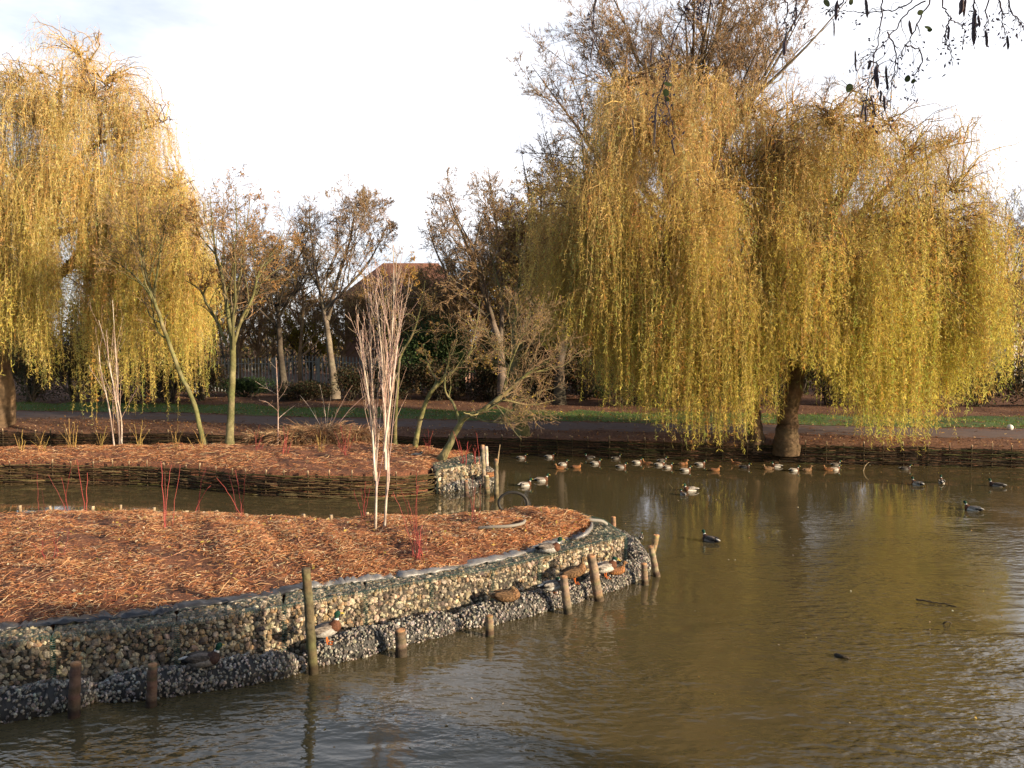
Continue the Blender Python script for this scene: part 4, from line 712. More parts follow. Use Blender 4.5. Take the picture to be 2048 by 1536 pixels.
for k, (px, h, wh) in enumerate([(1010, 2.9, 'between the house and the straight bank edge trunk'), (1105, 3.2, 'beyond the straight bank edge trunk'), (1180, 3.2, 'at the left rim of the willow pair'), (1240, 3.4, 'behind the outer left strands of the left willow of the pair'), (1345, 3.9, 'behind the middle of the left willow of the pair'), (1450, 4.0, 'behind the two willow trunks'), (1560, 4.1, 'behind the thick leaning willow trunk, beyond the hedge'), (1670, 4.0, 'behind the right willow, right of its trunk'), (1790, 3.8, 'behind the middle of the right willow'), (1910, 3.2, 'behind the right edge of the right willow'), (60, 3.0, 'behind the left willow near its trunk'), (190, 2.9, 'behind the dark gap of the left willow'), (330, 2.6, 'behind the right curtain of the left willow')]):
    shrub('evergreen_tree', 'added tall dark evergreen ' + wh, gz(px, 46.5 + .8 * math.sin(k * 2.1)), (2.1, 1.6, h), 12000, [(.05, .06, .025), (.07, .075, .03), (.085, .07, .03), (.04, .05, .022)], .16, 'tall evergreens added behind the willows', 70 + k)  # added here to keep bright sky out of the water reflections
# distant wood
mb = MB(); mt = MB(); n = 900; x = RG.uniform(-75, 85, n); y = RG.uniform(72, 100, n); h = RG.uniform(4.5, 8.5, n) + 2 * np.sin(x * .12) + 1.5 * np.sin(x * .31 + 1)
P = np.stack([np.stack([x, y, np.full(n, 1.)], -1), np.stack([x + RG.normal(0, .3, n), y, h * .5], -1), np.stack([x + RG.normal(0, .6, n), y, h], -1)], 1)
tubes(mb, P, np.array([[.12, .08, .02]]), pick(BARK['dark'], n), 4); P2, R2 = grow(P, np.broadcast_to([.12, .08, .02], (n, 3)), 12, .2, .98, .7, .45, 5, .15, .05, .5); tubes(mb, P2, np.maximum(R2, .012), pick(BARK['dark'] + BARK['brown'], len(P2)), 3)
P3, R3 = grow(P2, R2, 4, .2, 1., .7, .5, 4, .15, .05, .6); tubes(mb, P3, np.maximum(R3, .01), pick(BARK['brown'], len(P3)), 3)
n = 26000; x = RG.uniform(-75, 85, n); y = RG.uniform(70, 100, n); z = 1 + RG.random(n) ** 1.4 * (3.3 + 1.2 * np.sin(x * .2)); leaves(mb, np.stack([x, y, z], -1), RG.normal(size=(n, 3)), .38, .26, pick([(.09, .07, .03), (.13, .09, .035), (.07, .07, .03), (.2, .14, .04)], n))
tag(mb.build('distant_woodland', M_TWIG), 'distant brown thicket of bare trees beyond the fence and houses', None, None, 'stuff')
# ================================================================ ducks
def blob_surface(blobs, voxel, smooth=5):
    """one continuous skin round overlapping ellipsoids; returns vertices, quads and the nearest blob of every vertex"""
    V, F, n = [], [], 0
    for c, r, pitch, yaw, _ in blobs:
        v = ICO2 * np.array(r); cp, sp = math.cos(pitch), math.sin(pitch); cy, sy = math.cos(yaw), math.sin(yaw)
        v = v @ np.array([[cp, 0, sp], [0, 1, 0], [-sp, 0, cp]]); v = v @ np.array([[cy, sy, 0], [-sy, cy, 0], [0, 0, 1]]); V.append(v + np.array(c)); F.append(ICO0[1] * 0); 
    base, fc = ICO2
    return V
def skin(blobs, voxel, smooth=5):
    V, F, n = [], [], 0; base, fc = ICO2
    for c, r, pitch, yaw, _ in blobs:
        cp, sp, cy, sy = math.cos(pitch), math.sin(pitch), math.cos(yaw), math.sin(yaw)
        M = np.array([[cp, 0, sp], [0, 1, 0], [-sp, 0, cp]]) @ np.array([[cy, sy, 0], [-sy, cy, 0], [0, 0, 1]])
        V.append((base * np.array(r)) @ M + np.array(c)); F.append(fc + n); n += len(base)
    me = bpy.data.meshes.new('tmp'); me.from_pydata(np.vstack(V).tolist(), [], np.vstack(F).tolist()); ob = bpy.data.objects.new('tmp', me); COL.objects.link(ob)
    m = ob.modifiers.new('r', 'REMESH'); m.mode = 'VOXEL'; m.voxel_size = voxel; s = ob.modifiers.new('s', 'SMOOTH'); s.factor = .5; s.iterations = smooth
    dg = bpy.context.evaluated_depsgraph_get(); e = bpy.data.meshes.new_from_object(ob.evaluated_get(dg))
    P = np.zeros(len(e.vertices) * 3); e.vertices.foreach_get('co', P); P = P.reshape(-1, 3); Q = [list(p.vertices) for p in e.polygons]
    bpy.data.objects.remove(ob); bpy.data.meshes.remove(me); bpy.data.meshes.remove(e)
    D = []
    for c, r, pitch, yaw, _ in blobs:
        cp, sp, cy, sy = math.cos(pitch), math.sin(pitch), math.cos(yaw), math.sin(yaw)
        M = np.array([[cp, 0, sp], [0, 1, 0], [-sp, 0, cp]]) @ np.array([[cy, sy, 0], [-sy, cy, 0], [0, 0, 1]]); D.append(np.linalg.norm(((P - np.array(c)) @ M.T) / np.array(r), axis=1))
    near = np.argmin(np.stack(D), 0); q4 = np.array([q for q in Q if len(q) == 4]); q3 = [q for q in Q if len(q) == 3]
    return P, [q4] + ([np.array(q3)] if q3 else []), near
DRAKE = dict(head=(.012, .055, .035), ring=(.7, .7, .68), breast=(.12, .05, .028), body=(.50, .48, .45), rump=(.015, .015, .018), tail=(.5, .48, .45), wing=(.26, .22, .19), bill=(.55, .42, .06), back=(.16, .13, .11))
HEN = dict(head=(.24, .16, .09), ring=(.22, .145, .08), breast=(.22, .12, .06), body=(.23, .135, .07), rump=(.15, .09, .05), tail=(.28, .2, .13), wing=(.15, .09, .05), bill=(.30, .17, .05), back=(.13, .08, .045))
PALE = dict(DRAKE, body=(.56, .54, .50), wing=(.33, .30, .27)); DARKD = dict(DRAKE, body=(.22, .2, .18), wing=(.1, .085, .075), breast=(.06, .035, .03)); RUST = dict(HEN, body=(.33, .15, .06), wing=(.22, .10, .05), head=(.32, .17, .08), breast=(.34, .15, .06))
def make_duck(name, label, pal, pose='swim', head_yaw=0., group=None, tilt=0.):
    up = {'swim': 0, 'sit': .05, 'stand': .15, 'sleep': .055, 'tuck': .10, 'bow': .15}[pose]; pt = {'stand': .28, 'bow': .16, 'tuck': .05}.get(pose, 0.)
    B = [((.0, 0, .035), (.20, .098, .088), 0, 0, 'body'), ((.115, 0, .055), (.095, .085, .085), 0, 0, 'breast'), ((-.155, 0, .06), (.11, .062, .048), .18, 0, 'rump'), ((-.245, 0, .085), (.065, .036, .013), .28, 0, 'tail'), ((-.03, 0, .085), (.15, .065, .05), .05, 0, 'back')]
    if pose in ('sleep', 'tuck'):
        hx, hz, hy = .085, .155, math.pi * .93
        B += [((.13, 0, .11), (.05, .045, .055), 0, 0, 'breast'), ((.11, .01, .135), (.045, .04, .04), 0, 0, 'ring'), ((hx, .015, hz), (.048, .036, .037), -.1, hy, 'head')]
    elif pose == 'bow':
        hx, hz, hy = .185, .16, head_yaw
        B += [((.15, 0, .10), (.055, .048, .055), 0, 0, 'breast'), ((.17, 0, .13), (.038, .036, .035), 0, 0, 'ring'), ((hx, 0, hz), (.048, .036, .04), -.4, hy, 'head')]
    else:
        hx, hz, hy = .195, .215, head_yaw
        B += [((.15, 0, .105), (.055, .05, .055), 0, 0, 'breast'), ((.172, 0, .145), (.034, .033, .032), 0, 0, 'ring'), ((.182, 0, .178), (.031, .03, .035), 0, 0, 'head'), ((hx + .01 * math.cos(hy), .01 * math.sin(hy), hz), (.049, .036, .039), 0, hy, 'head')]
    cp, sp = math.cos(pt), math.sin(pt); R = np.array([[cp, 0, sp], [0, 1, 0], [-sp, 0, cp]])       # nose-up pitch of the whole bird
    def place(P): return np.asarray(P) @ R + np.array([0, 0, up])
    P, F, near = skin(B, .009); col = np.array([pal[b[4]] for b in B])[near]
    back = (P[:, 2] > .098) & np.isin(near, [0]) ; col[back] = pal['back']
    if pal['head'][0] > .1: mot = (np.sin(P[:, 0] * 110 + 2 * np.sin(P[:, 2] * 60)) * np.sin(P[:, 1] * 120 + P[:, 2] * 95) > .05); col = np.where(mot[:, None], col * .38, col * 1.1)
    t = thing(name, label, 'duck', (0, 0, 0), group); mb = MB(); mb.add(place(P), F, col); mb.build('body', M_FEATHER, t)
    for s in (-1, 1):
        v = ICO2[0] * np.array([.155, .02, .052]); v[:, 2] += .012 * (v[:, 0] / .155) ** 2 - .25 * v[:, 0] * 0; v = v @ np.array([[math.cos(.12 * -s), math.sin(.12 * -s) * 0, 0], [0, 1, 0], [0, 0, 1]]); v += np.array([-.055, s * .078, .078])
        c = np.where((np.sin(v[:, 0] * 95 + v[:, 2] * 70) > .2)[:, None], np.array(pal['wing']) * .55, np.array(pal['wing']) * 1.2); c = np.where(((v[:, 0] < -.12) & (v[:, 2] < .085))[:, None], np.array(pal['rump']) + .02, c)
        mb = MB(); mb.add(place(v), ICO2[1], c); mb.build('wing', M_FEATHER, t)
    d = np.array([math.cos(hy), math.sin(hy), 0]); sd = np.array([-math.sin(hy), math.cos(hy), 0]); o = np.array([hx, .015 if pose in ('sleep', 'tuck') else 0, hz]); z3 = np.array([0, 0, 1.])
    if pose not in ('sleep', 'tuck'):
        dz = -.4 if pose == 'bow' else -.12
        L = np.stack([o + d * .038 - z3 * .006, o + d * .06 + z3 * (.0 + dz * .02), o + d * .085 + z3 * (dz * .05 - .012), o + d * .10 + z3 * (dz * .08 - .014)]); mb = MB(); tubes(mb, place(L), [.017, .014, .0155, .006], pal['bill'], 8, True, 0, .62); mb.build('bill', M_BILL, t)
    for s in (-1, 1): mb = MB(); mb.add(place(ICO0[0] * .0055 + o + d * .026 + sd * s * .0315 + z3 * .010), ICO0[1], (.008, .006, .005)); mb.build('eye', M_BILL, t)
    if pose in ('stand', 'bow', 'tuck'):
        for s in (-1, 1):
            hip = place(np.array([[-.01, s * .045, -.02]]))[0]; ft = np.array([hip[0] + .01, s * .05, .004]); mb = MB()
            tubes(mb, np.stack([hip, (hip + ft) / 2 + np.array([-.012, 0, 0]), ft]), [.012, .009, .008], (.62, .16, .03), 6)
            mb.add([ft + np.array(q) for q in ((-.015, 0, 0), (.06, -.032, 0), (.07, 0, .002), (.06, .032, 0), (0, 0, .012))], np.array([[0, 1, 4], [1, 2, 4], [2, 3, 4], [3, 0, 4]]), (.66, .17, .03)); mb.build('leg', M_BILL, t)
    return t
PROTO = {}
def duck(label, px, py, pal, pose='swim', yaw=0., z=0., hy=0., grp='mallards swimming on the pond', sc=1., name=None, y=None):
    sc *= .82; nm = name or ('mallard_hen' if pal in ('HEN', 'RUST') else 'mallard_drake'); key = (pal, pose, hy, nm); p = on_z(px, py, z) if y is None else on_y(px, py, y)
    if key not in PROTO:
        t = make_duck(nm, label, globals()[pal], pose, hy, grp); PROTO[key] = t; t.location = p; t.rotation_euler = (0, 0, yaw); t.scale = (sc,) * 3
    else: t = copy_thing(PROTO[key], label, p, yaw, grp, sc)
    return t
Rr, Ll, PI = 0., math.pi, math.pi
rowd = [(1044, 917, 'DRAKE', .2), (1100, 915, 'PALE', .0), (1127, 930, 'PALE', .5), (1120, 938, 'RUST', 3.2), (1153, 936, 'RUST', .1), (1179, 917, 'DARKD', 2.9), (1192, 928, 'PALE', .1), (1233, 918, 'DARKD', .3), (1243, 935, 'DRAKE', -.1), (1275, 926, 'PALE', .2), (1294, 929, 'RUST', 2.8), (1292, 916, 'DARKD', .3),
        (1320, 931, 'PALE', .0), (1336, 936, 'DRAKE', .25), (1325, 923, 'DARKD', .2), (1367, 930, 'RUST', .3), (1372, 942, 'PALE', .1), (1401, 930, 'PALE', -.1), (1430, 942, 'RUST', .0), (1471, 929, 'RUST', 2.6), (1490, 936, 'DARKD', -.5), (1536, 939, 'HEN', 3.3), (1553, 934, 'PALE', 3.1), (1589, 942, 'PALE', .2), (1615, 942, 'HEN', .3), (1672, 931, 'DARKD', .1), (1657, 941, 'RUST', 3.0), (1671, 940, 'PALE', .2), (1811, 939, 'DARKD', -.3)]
ords = 'leftmost second third fourth fifth sixth seventh eighth ninth tenth eleventh twelfth thirteenth fourteenth fifteenth sixteenth seventeenth eighteenth nineteenth twentieth'.split()
desc = {'DRAKE': 'grey drake', 'PALE': 'pale drake', 'DARKD': 'dark drake', 'RUST': 'rusty brown hen', 'HEN': 'mottled brown hen'}
for pal_ in desc:
    rs = sorted([r for r in rowd if r[2] == pal_])
    for k, (px, py, pal, yaw) in enumerate(rs):
        c1 = desc[pal_].split()[0]; wh = 'the only ' + c1 + ' one' if len(rs) == 1 else ('leftmost ' + c1 + ' one' if k == 0 else 'rightmost ' + c1 + ' one' if k == len(rs) - 1 else ords[k] + ' ' + c1 + ' one from the left')
        duck(f"{desc[pal]} in the far bank line, {wh}, facing {'left' if 2 < yaw < 4 else 'right'}", px, py, pal, 'swim', yaw, 0, 0, 'mallards resting in a line below the far bank', .82)
duck('pale drake seen from behind, leftmost of three spaced drakes on the right water', 1834, 970, 'PALE', 'swim', 1.9); duck('pale drake swimming away, middle one of three spaced drakes on the right water', 1883, 966, 'PALE', 'swim', 1.2)
duck('dark backed drake swimming near the right edge of the photo', 1993, 973, 'DARKD', 'swim', 2.5); duck('lone white flanked drake near the right edge, well out from the bank', 1945, 1021, 'PALE', 'swim', 2.3)
duck('white flanked drake off the middle island tip, nearer and larger of two', 1051, 972, 'PALE', 'swim', .5); duck('small dark drake swimming just right of a larger one off the middle island tip', 1084, 962, 'DRAKE', 'swim', .2)
duck('white flanked drake swimming left on the open water in the middle of the pond', 1381, 982, 'PALE', 'swim', 3.3, hy=.3); duck('small pale duck turned away in front of the drake in mid pond', 1366, 990, 'DRAKE', 'swim', 1.8, sc=.72)
duck('black looking drake splashing alone on the brown water right of the near island', 1420, 1083, 'DARKD', 'swim', 2.2); duck('tiny dark duckling like bird floating left of the leaning stakes', 1283, 1076, 'DARKD', 'swim', 1.3, sc=.5, name='small_duck')
LG = 'mallards resting on the near island wall'
def on_roll(px, py): return on_z(px, py, .24)
duck('green headed drake sitting on top of the sunlit gabion wall beside the liner', 1098, 1106, 'DRAKE', 'sit', .0, GT + .015, 0, LG, 1.0)
duck('brown hen asleep on the rock roll against the pale gabion', 1014, 1204, 'HEN', 'sleep', .1, .25, 0, LG, 1.08)
duck('pale drake with its head tucked under its wing, standing left of a weathered stake', 1108, 1188, 'PALE', 'tuck', .25, .25, 0, LG, 1.0)
duck('mottled hen standing on the rock roll between two weathered stakes', 1150, 1167, 'HEN', 'stand', .1, .27, 0, LG, 1.1)
duck('drake with orange feet standing bent over just right of the weathered stake', 1212, 1156, 'PALE', 'bow', .2, .27, -.6, LG, 1.05)
duck('brown hen crouching behind the drake with orange feet', 1232, 1150, 'RUST', 'sit', .2, .26, .3, LG, .85)
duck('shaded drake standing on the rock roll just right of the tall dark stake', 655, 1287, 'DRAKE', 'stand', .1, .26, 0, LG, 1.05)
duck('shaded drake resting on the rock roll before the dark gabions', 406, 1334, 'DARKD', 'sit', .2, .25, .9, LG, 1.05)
duck('reddish hen sitting on the rock roll at the middle island tip', 981, 955, 'RUST', 'sit', .6, .25, 0, 'mallards by the middle island')
WHITE = dict(head=(.7, .69, .66), ring=(.7, .69, .66), breast=(.68, .66, .62), body=(.7, .69, .66), rump=(.66, .64, .6), tail=(.66, .64, .6), wing=(.6, .58, .56), bill=(.6, .3, .05), back=(.66, .64, .6))
WHITE['head'] = (.09, .68, .66); WHITE['head'] = (.099, .099, .1); WHITE['head'] = (.7, .69, .66)
duck('white duck behind the pale gabion tip, beside the tall square posts', 955, 922, 'PALE', 'swim', 2.9, 0, 0, 'mallards by the middle island', 1.35, 'white_duck')
duck('pale duck asleep on the mulch between the two crooked trees', 838, 916, 'PALE', 'sleep', .2, .62, 0, 'mallards by the middle island', .95)

# ================================================================ stakes and posts
def post(name, label, bpx, tpx, r, cat='post', grp='wooden stakes in the water by the near island', c=(.17, .13, .09), topc=(.42, .22, .11), z0=0., dz=0., notch=False):
    b = on_z(*bpx, z0); t_ = on_y(*tpx, b[1] + dz); n = 16; u = np.linspace(0, 1, n)[:, None]; P = b + (t_ - b) * u; P = np.vstack([b - (t_ - b) / np.linalg.norm(t_ - b) * .45, P]); P[2:-1] += RG.normal(0, r * .04, (n - 2, 3)) * np.array([1, 1, 0])
    R = r * np.r_[1.05, np.linspace(1.08, .92, n)] * (1 + .018 * RG.normal(size=n + 1)); R[-1] = r * .9; C = vary(c, n + 1, .12); h = np.r_[0, u[:, 0]] * np.linalg.norm(t_ - b); C = np.where((h < .09)[:, None], C * .38, C); C[-1] = topc
    P = np.vstack([P, P[-1] + [0, 0, .002], P[-1] + [0, 0, .012]]); R = np.r_[R, r * .82, r * .2]; C = np.vstack([C, topc, np.array(topc) * 1.1]); mb = MB(); tubes(mb, P, R, C[None], 12, True, .03)
    if notch: tubes(mb, np.stack([P[-4], P[-4] + np.array([.05, 0, .02]), P[-4] + np.array([.075, 0, .05])]), [r * .45, r * .35, r * .2], c, 6, True)
    o = mb.build(name, M_WOOD, None, True, b); tag(o, label, cat, grp); return o
post('wooden_stake', 'dark stake at the lower left, left one of a short pair', (148, 1434), (151, 1326), .056, c=(.14, .09, .065)); post('wooden_stake', 'dark stake at the lower left, right one of a short pair', (303, 1412), (305, 1328), .052, c=(.14, .09, .065))
post('wooden_stake', 'tallest dark mossy stake, rising above the gabion wall beside the shaded drake', (627, 1347), (612, 1137), .055, c=(.12, .10, .055), topc=(.13, .10, .06)); post('wooden_stake', 'short stout stake standing alone in front of the dark rock roll', (803, 1312), (800, 1259), .068, c=(.13, .095, .065))
post('wooden_stake', 'shortest stake, alone in the water below the sleeping hen', (980, 1272), (978, 1231), .052, c=(.21, .16, .10)); post('wooden_stake', 'weathered stake in front of the drake with the tucked head', (1136, 1227), (1127, 1152), .06, c=(.21, .16, .11))
post('wooden_stake', 'thick weathered stake with a reddish cut top between the standing ducks', (1198, 1201), (1182, 1110), .07, c=(.22, .165, .11)); post('wooden_stake', 'short upright stake left of the leaning pair off the tip', (1290, 1170), (1288, 1127), .052, c=(.21, .165, .11))
post('wooden_stake', 'tall leaning stake with a notched top in front at the tip', (1314, 1153), (1301, 1092), .052, c=(.23, .18, .12), notch=True); post('wooden_stake', 'leaning stake tilted right, behind the notched one at the tip', (1302, 1118), (1313, 1070), .058, c=(.27, .20, .11))
post('wooden_stake', 'small stake top showing behind the netted tip of the near island', (1227, 1062), (1227, 1034), .05, c=(.24, .16, .10))
pg = 'posts at the middle island tip'
post('wooden_post', 'tall square post at the middle island tip, left of a whitish one', (969, 975), (965, 890), .055, grp=pg, c=(.26, .21, .15)); post('wooden_post', 'whitish tall post just right of the square one at the middle island tip', (974, 948), (972, 893), .06, grp=pg, c=(.42, .37, .31), topc=(.5, .45, .4))
post('wooden_post', 'stumpy post with a pale cut top at the foot of the tall square one', (974, 988), (973, 951), .07, grp=pg, c=(.2, .16, .1), topc=(.55, .42, .28)); post('wooden_post', 'slim post with a twig growing from its top, off the middle island tip', (993, 996), (992, 918), .055, grp=pg, c=(.2, .16, .10))
mb = MB(); b = on_z(993, 996, 0)[1]; tubes(mb, smooth_line(np.stack([on_y(995, 926, b), on_y(997, 910, b), on_y(1000, 889, b)]), 8), np.linspace(.025, .010, 8), (.34, .25, .15), 6); tag(mb.build('twig', M_WOOD, None, True, on_y(995, 926, b)), 'short forked twig rising from the slim post off the middle island tip', 'twig')
post('wooden_post', 'short dark post in front of the middle island gabion', (933, 993), (932, 961), .055, grp=pg, c=(.14, .10, .07))

# ================================================================ dogwood and other stems
def stems(name, label, base, tops, col, z=.8, grp=None, r=.005, extra=0, spread=.25, hh=.5, side=2):
    b = on_z(*base, z); t = thing(name, label, 'shrub', b, grp); ln = []
    for tp in tops:
        q = on_y(*tp, b[1] + RG.normal(0, .12)); s = b + np.array([RG.normal(0, .05), RG.normal(0, .05), -.06]); m = (s + q) / 2 + np.array([(s[0] - q[0]) * .18, 0, .04]); ln.append(bez(s, m, q, 10))
    for _ in range(extra):
        q = b + np.array([RG.normal(0, spread), RG.normal(0, spread), hh * RG.uniform(.5, 1.1)]); s = b + np.array([RG.normal(0, .07), RG.normal(0, .07), -.06]); ln.append(bez(s, (s + q) / 2 + np.array([0, 0, .05]), q, 10))
    P = np.stack(ln); P[:, 1:] += RG.normal(0, .006, P[:, 1:].shape); R = np.linspace(r, r * .45, 10)[None] * RG.uniform(.7, 1.15, (len(P), 1)); mb = MB(); tubes(mb, P, R, pick(BARK[col], len(P), .2), 5)
    if side: P2, R2 = grow(P, np.broadcast_to(R, P.shape[:2]), side, .35, .9, .45, .3, 5, .06, .06, .7); tubes(mb, P2, np.maximum(R2, .0016), pick(BARK[col], len(P2), .2), 3)
    mb.build('stems', M_TWIG, t); return t
dg = 'dogwood shrubs on the near island'
stems('dogwood_shrub', 'faint lone red dogwood stem at the far left of the near island', (79, 1024), [(75, 945), (84, 975)], 'red', .62, dg, side=0)
stems('dogwood_shrub', 'red dogwood of thin stems leaning left, at the back of the near island', (138, 1024), [(95, 950), (124, 955), (144, 930)], 'red', .62, dg, side=0); stems('dogwood_shrub', 'red dogwood with one thick upright stem beside the left leaning one', (170, 1025), [(153, 918), (175, 945)], 'red', .62, dg, .009, side=0)
stems('dogwood_shrub', 'red dogwood fanning into four stems, behind the left part of the mulch', (333, 1062), [(322, 922), (329, 945), (343, 930), (361, 928)], 'red', .75, dg, .008, side=0); stems('dogwood_shrub', 'red dogwood of two stems leaning right at the back of the near island', (388, 1030), [(412, 932), (421, 970), (402, 960)], 'red', .64, dg, .007, side=0)
stems('dogwood_shrub', 'red dogwood with crossing bowed stems left of the birch pair', (484, 1042), [(433, 955), (444, 902), (491, 945), (470, 940)], 'red', .66, dg, .008, side=0); stems('dogwood_shrub', 'low hazy red dogwood in the middle of the mulch at the left', (110, 1115), [(90, 1062), (125, 1060), (104, 1050)], 'red', .82, dg, .004, 4, .15, .3)
stems('dogwood_shrub', 'small red dogwood just left of the birch pair', (726, 1046), [(707, 985), (722, 975), (731, 962), (741, 975)], 'red', .66, dg, .007, side=1); stems('dogwood_shrub', 'bushy red dogwood on the mulch just right of the birch pair', (836, 1106), [(786, 985), (801, 975), (815, 1000), (834, 940), (838, 970), (826, 1020), (845, 1050)], 'red', .8, dg, .006, 7, .10, .36)
stems('dogwood_shrub', 'red dogwood of looping stems in front of the hose', (952, 1058), [(936, 985), (944, 955), (951, 975), (960, 962), (940, 1000)], 'red', .7, dg, .006, 2, .06, .3, side=0)
mg = 'dogwood shrubs on the middle island'
for lb, b_, tp, c in [('yellowish bare stems at the left edge of the middle island', (42, 908), [(28, 868), (45, 858), (38, 880)], 'ochre'), ('short bent yellowish stems right of the left edge of the middle island', (85, 905), [(70, 868), (100, 872), (90, 860)], 'ochre'), ('brownish bare clump of upright stems left of the multi stemmed birch', (142, 898), [(128, 845), (138, 838), (150, 842), (145, 850), (156, 850)], 'ochre'), ('ochre stems just left of the multi stemmed birch', (200, 900), [(190, 855), (214, 850), (205, 870)], 'ochre'), ('yellow stems fanning out just right of the multi stemmed birch', (278, 896), [(255, 850), (268, 845), (285, 840), (300, 858), (292, 850)], 'ochre'), ('yellow stems between the birch and the leaning young tree', (350, 900), [(340, 852), (358, 848), (368, 858)], 'ochre'), ('yellow stems at the foot of the leaning young tree', (400, 903), [(385, 858), (408, 852), (420, 862)], 'ochre'),
    ('red stems right of the forked young tree', (516, 905), [(508, 862), (518, 850), (526, 868)], 'red'), ('red stems at the foot of the thin sapling', (572, 912), [(555, 862), (566, 852), (578, 858), (588, 868)], 'red'), ('thin orange stems right of the thin sapling', (642, 908), [(632, 868), (642, 860), (652, 872)], 'ochre'), ('dense red stems left of the birch pair, over the mulch', (692, 918), [(668, 862), (680, 850), (690, 856), (702, 848), (712, 868), (675, 880)], 'red'), ('red stems between the two crooked young trees', (857, 908), [(848, 868), (856, 856), (866, 862)], 'red'), ('two long red stems by the island tip, right of the leaning tree', (926, 925), [(906, 862), (918, 880), (905, 900)], 'red'), ('single upright red stem at the middle island tip', (953, 923), [(953, 866), (950, 890)], 'red')]:
    stems('dogwood_shrub', lb, b_, tp, c, .66, mg, .009, 3, .14, .5)
stems('whip_stems', 'brownish upright whips behind the birch pair on the middle island', (655, 880), [(600, 790), (640, 770), (662, 790), (690, 800), (705, 770), (730, 790)], 'pink', .7, None, .010, 3, .3, .9); 
# dead grass tussocks
def tussock(label, px, py, r, h, n, cols):
    b = on_z(px, py, .68); t = thing('grass_tussock', label, 'grass', b, 'dead grass tussocks on the middle island'); a = RG.uniform(0, 6.28, n); q = RG.random(n) ** .5 * r * .55; s = b + np.stack([np.cos(a) * q * 1.3, np.sin(a) * q, -.05 + 0 * a], -1)
    d = np.stack([np.cos(a), np.sin(a), 0 * a], -1) * RG.uniform(.2, 1, (n, 1)) * r + RG.normal(0, .1, (n, 3)); u = np.linspace(0, 1, 6)[None, :, None]; hh = h * RG.uniform(.5, 1.15, (n, 1, 1)); P = s[:, None] + d[:, None] * u ** 1.5 + np.array([0, 0, 1]) * hh * (1.9 * u - .95 * u * u - .55 * u ** 3 * RG.uniform(0, 1.4, (n, 1, 1)))
    mb = MB(); tubes(mb, P, np.linspace(.010, .004, 6)[None], pick(cols, n, .3), 3); tag(mb.build('blades', M_CHIP, t), kind='stuff'); return t
dry = [(.45, .27, .15), (.36, .20, .10), (.55, .38, .22), (.28, .15, .08)]
tussock('tawny tussock of dead grass behind the thin sapling', 592, 886, .75, .5, 1500, dry); tussock('large tawny tussock of arching dead grass left of the birch pair', 640, 884, .85, .62, 2000, dry); tussock('brown dead grass tussock half behind the birch pair', 710, 882, .7, .5, 1300, dry); tussock('low brown dead grass right of the forked young tree', 530, 884, .5, .35, 800, dry)

# ================================================================ hoses and sticks
def hose(name, label, pts, r, c, cat='hose', cap=True):
    P = smooth_line(pts, 14 * len(pts)); mb = MB(); tubes(mb, P, r, c, 10, cap); o = mb.build(name, M_PLAIN, None, True, P[0]); return tag(o, label, cat)
yh = on_z(1025, 1028, .66)[1]; th = np.linspace(-2.2, 4.4, 22); c0 = on_y(1026, 1007, yh)
ring = [c0 + np.array([.265 * math.cos(a), .06 * a / 4, .205 * math.sin(a)]) for a in th]
hose('hose', 'dark hose standing up in an open loop at the near island back edge', ring, .028, (.035, .033, .03))
zz = .80
hose('hose', 'pale grey hose lying along the mulch towards the island tip', [on_z(980, 1040, zz), on_z(1010, 1036, .82), on_z(1080, 1036, .82), on_z(1140, 1037, .80), on_z(1180, 1040, .77), on_z(1202, 1042, .74), on_z(1213, 1048, .66)], .03, (.26, .25, .23))
hose('hose', 'short curved grey hose half buried in the mulch below the loop', [on_z(958, 1056, .84), on_z(985, 1054, .87), on_z(1020, 1052, .88), on_z(1044, 1047, .88), on_z(1050, 1041, .86)], .026, (.24, .22, .19))
hose('pipe', 'long black pipe along the near island back edge behind the birch pair', [on_z(560, 1047, .64), on_z(640, 1049, .66), on_z(720, 1045, .68), on_z(800, 1040, .72), on_z(880, 1041, .76), on_z(950, 1043, .78), on_z(1000, 1041, .8)], .032, (.022, .022, .024), 'pipe')
def stick(label, pts, r, c=(.05, .04, .03)):
    P = smooth_line(np.array(pts), 18); P[:, 2] += RG.normal(0, .004, 18); mb = MB(); tubes(mb, P, np.linspace(r, r * .4, 18), c, 6, True, .06); return tag(mb.build('stick', M_WOOD, None, True, P[0]), label, 'stick', 'sticks in the water')
stick('long thin stick floating on the brown water at the right', [on_z(1832, 1199, .03), on_z(1860, 1204, .02), on_z(1890, 1208, .015), on_z(1914, 1214, .0)], .014); stick('short bent stick poking out of the water below the long one', [on_z(1886, 1249, -.01), on_y(1893, 1243, on_z(1886, 1249)[1]), on_z(1906, 1247, -.01)], .013)
stick('dark log end barely breaking the surface at the lower right', [on_z(1672, 1311, .0), on_z(1686, 1314, .02), on_z(1702, 1318, .0)], .03); yq = on_z(1728, 942)[1]
stick('pale forked stick standing out of the water below the far bank', [on_y(1726, 943, yq), on_y(1730, 932, yq), on_y(1738, 924, yq)], .018, (.36, .28, .18)); stick('twig sticking out of the water left of the mid pond drake', [on_z(1346, 977, -.01), on_y(1340, 970, on_z(1346, 977)[1]), on_y(1336, 966, on_z(1346, 977)[1])], .008, (.12, .10, .05))
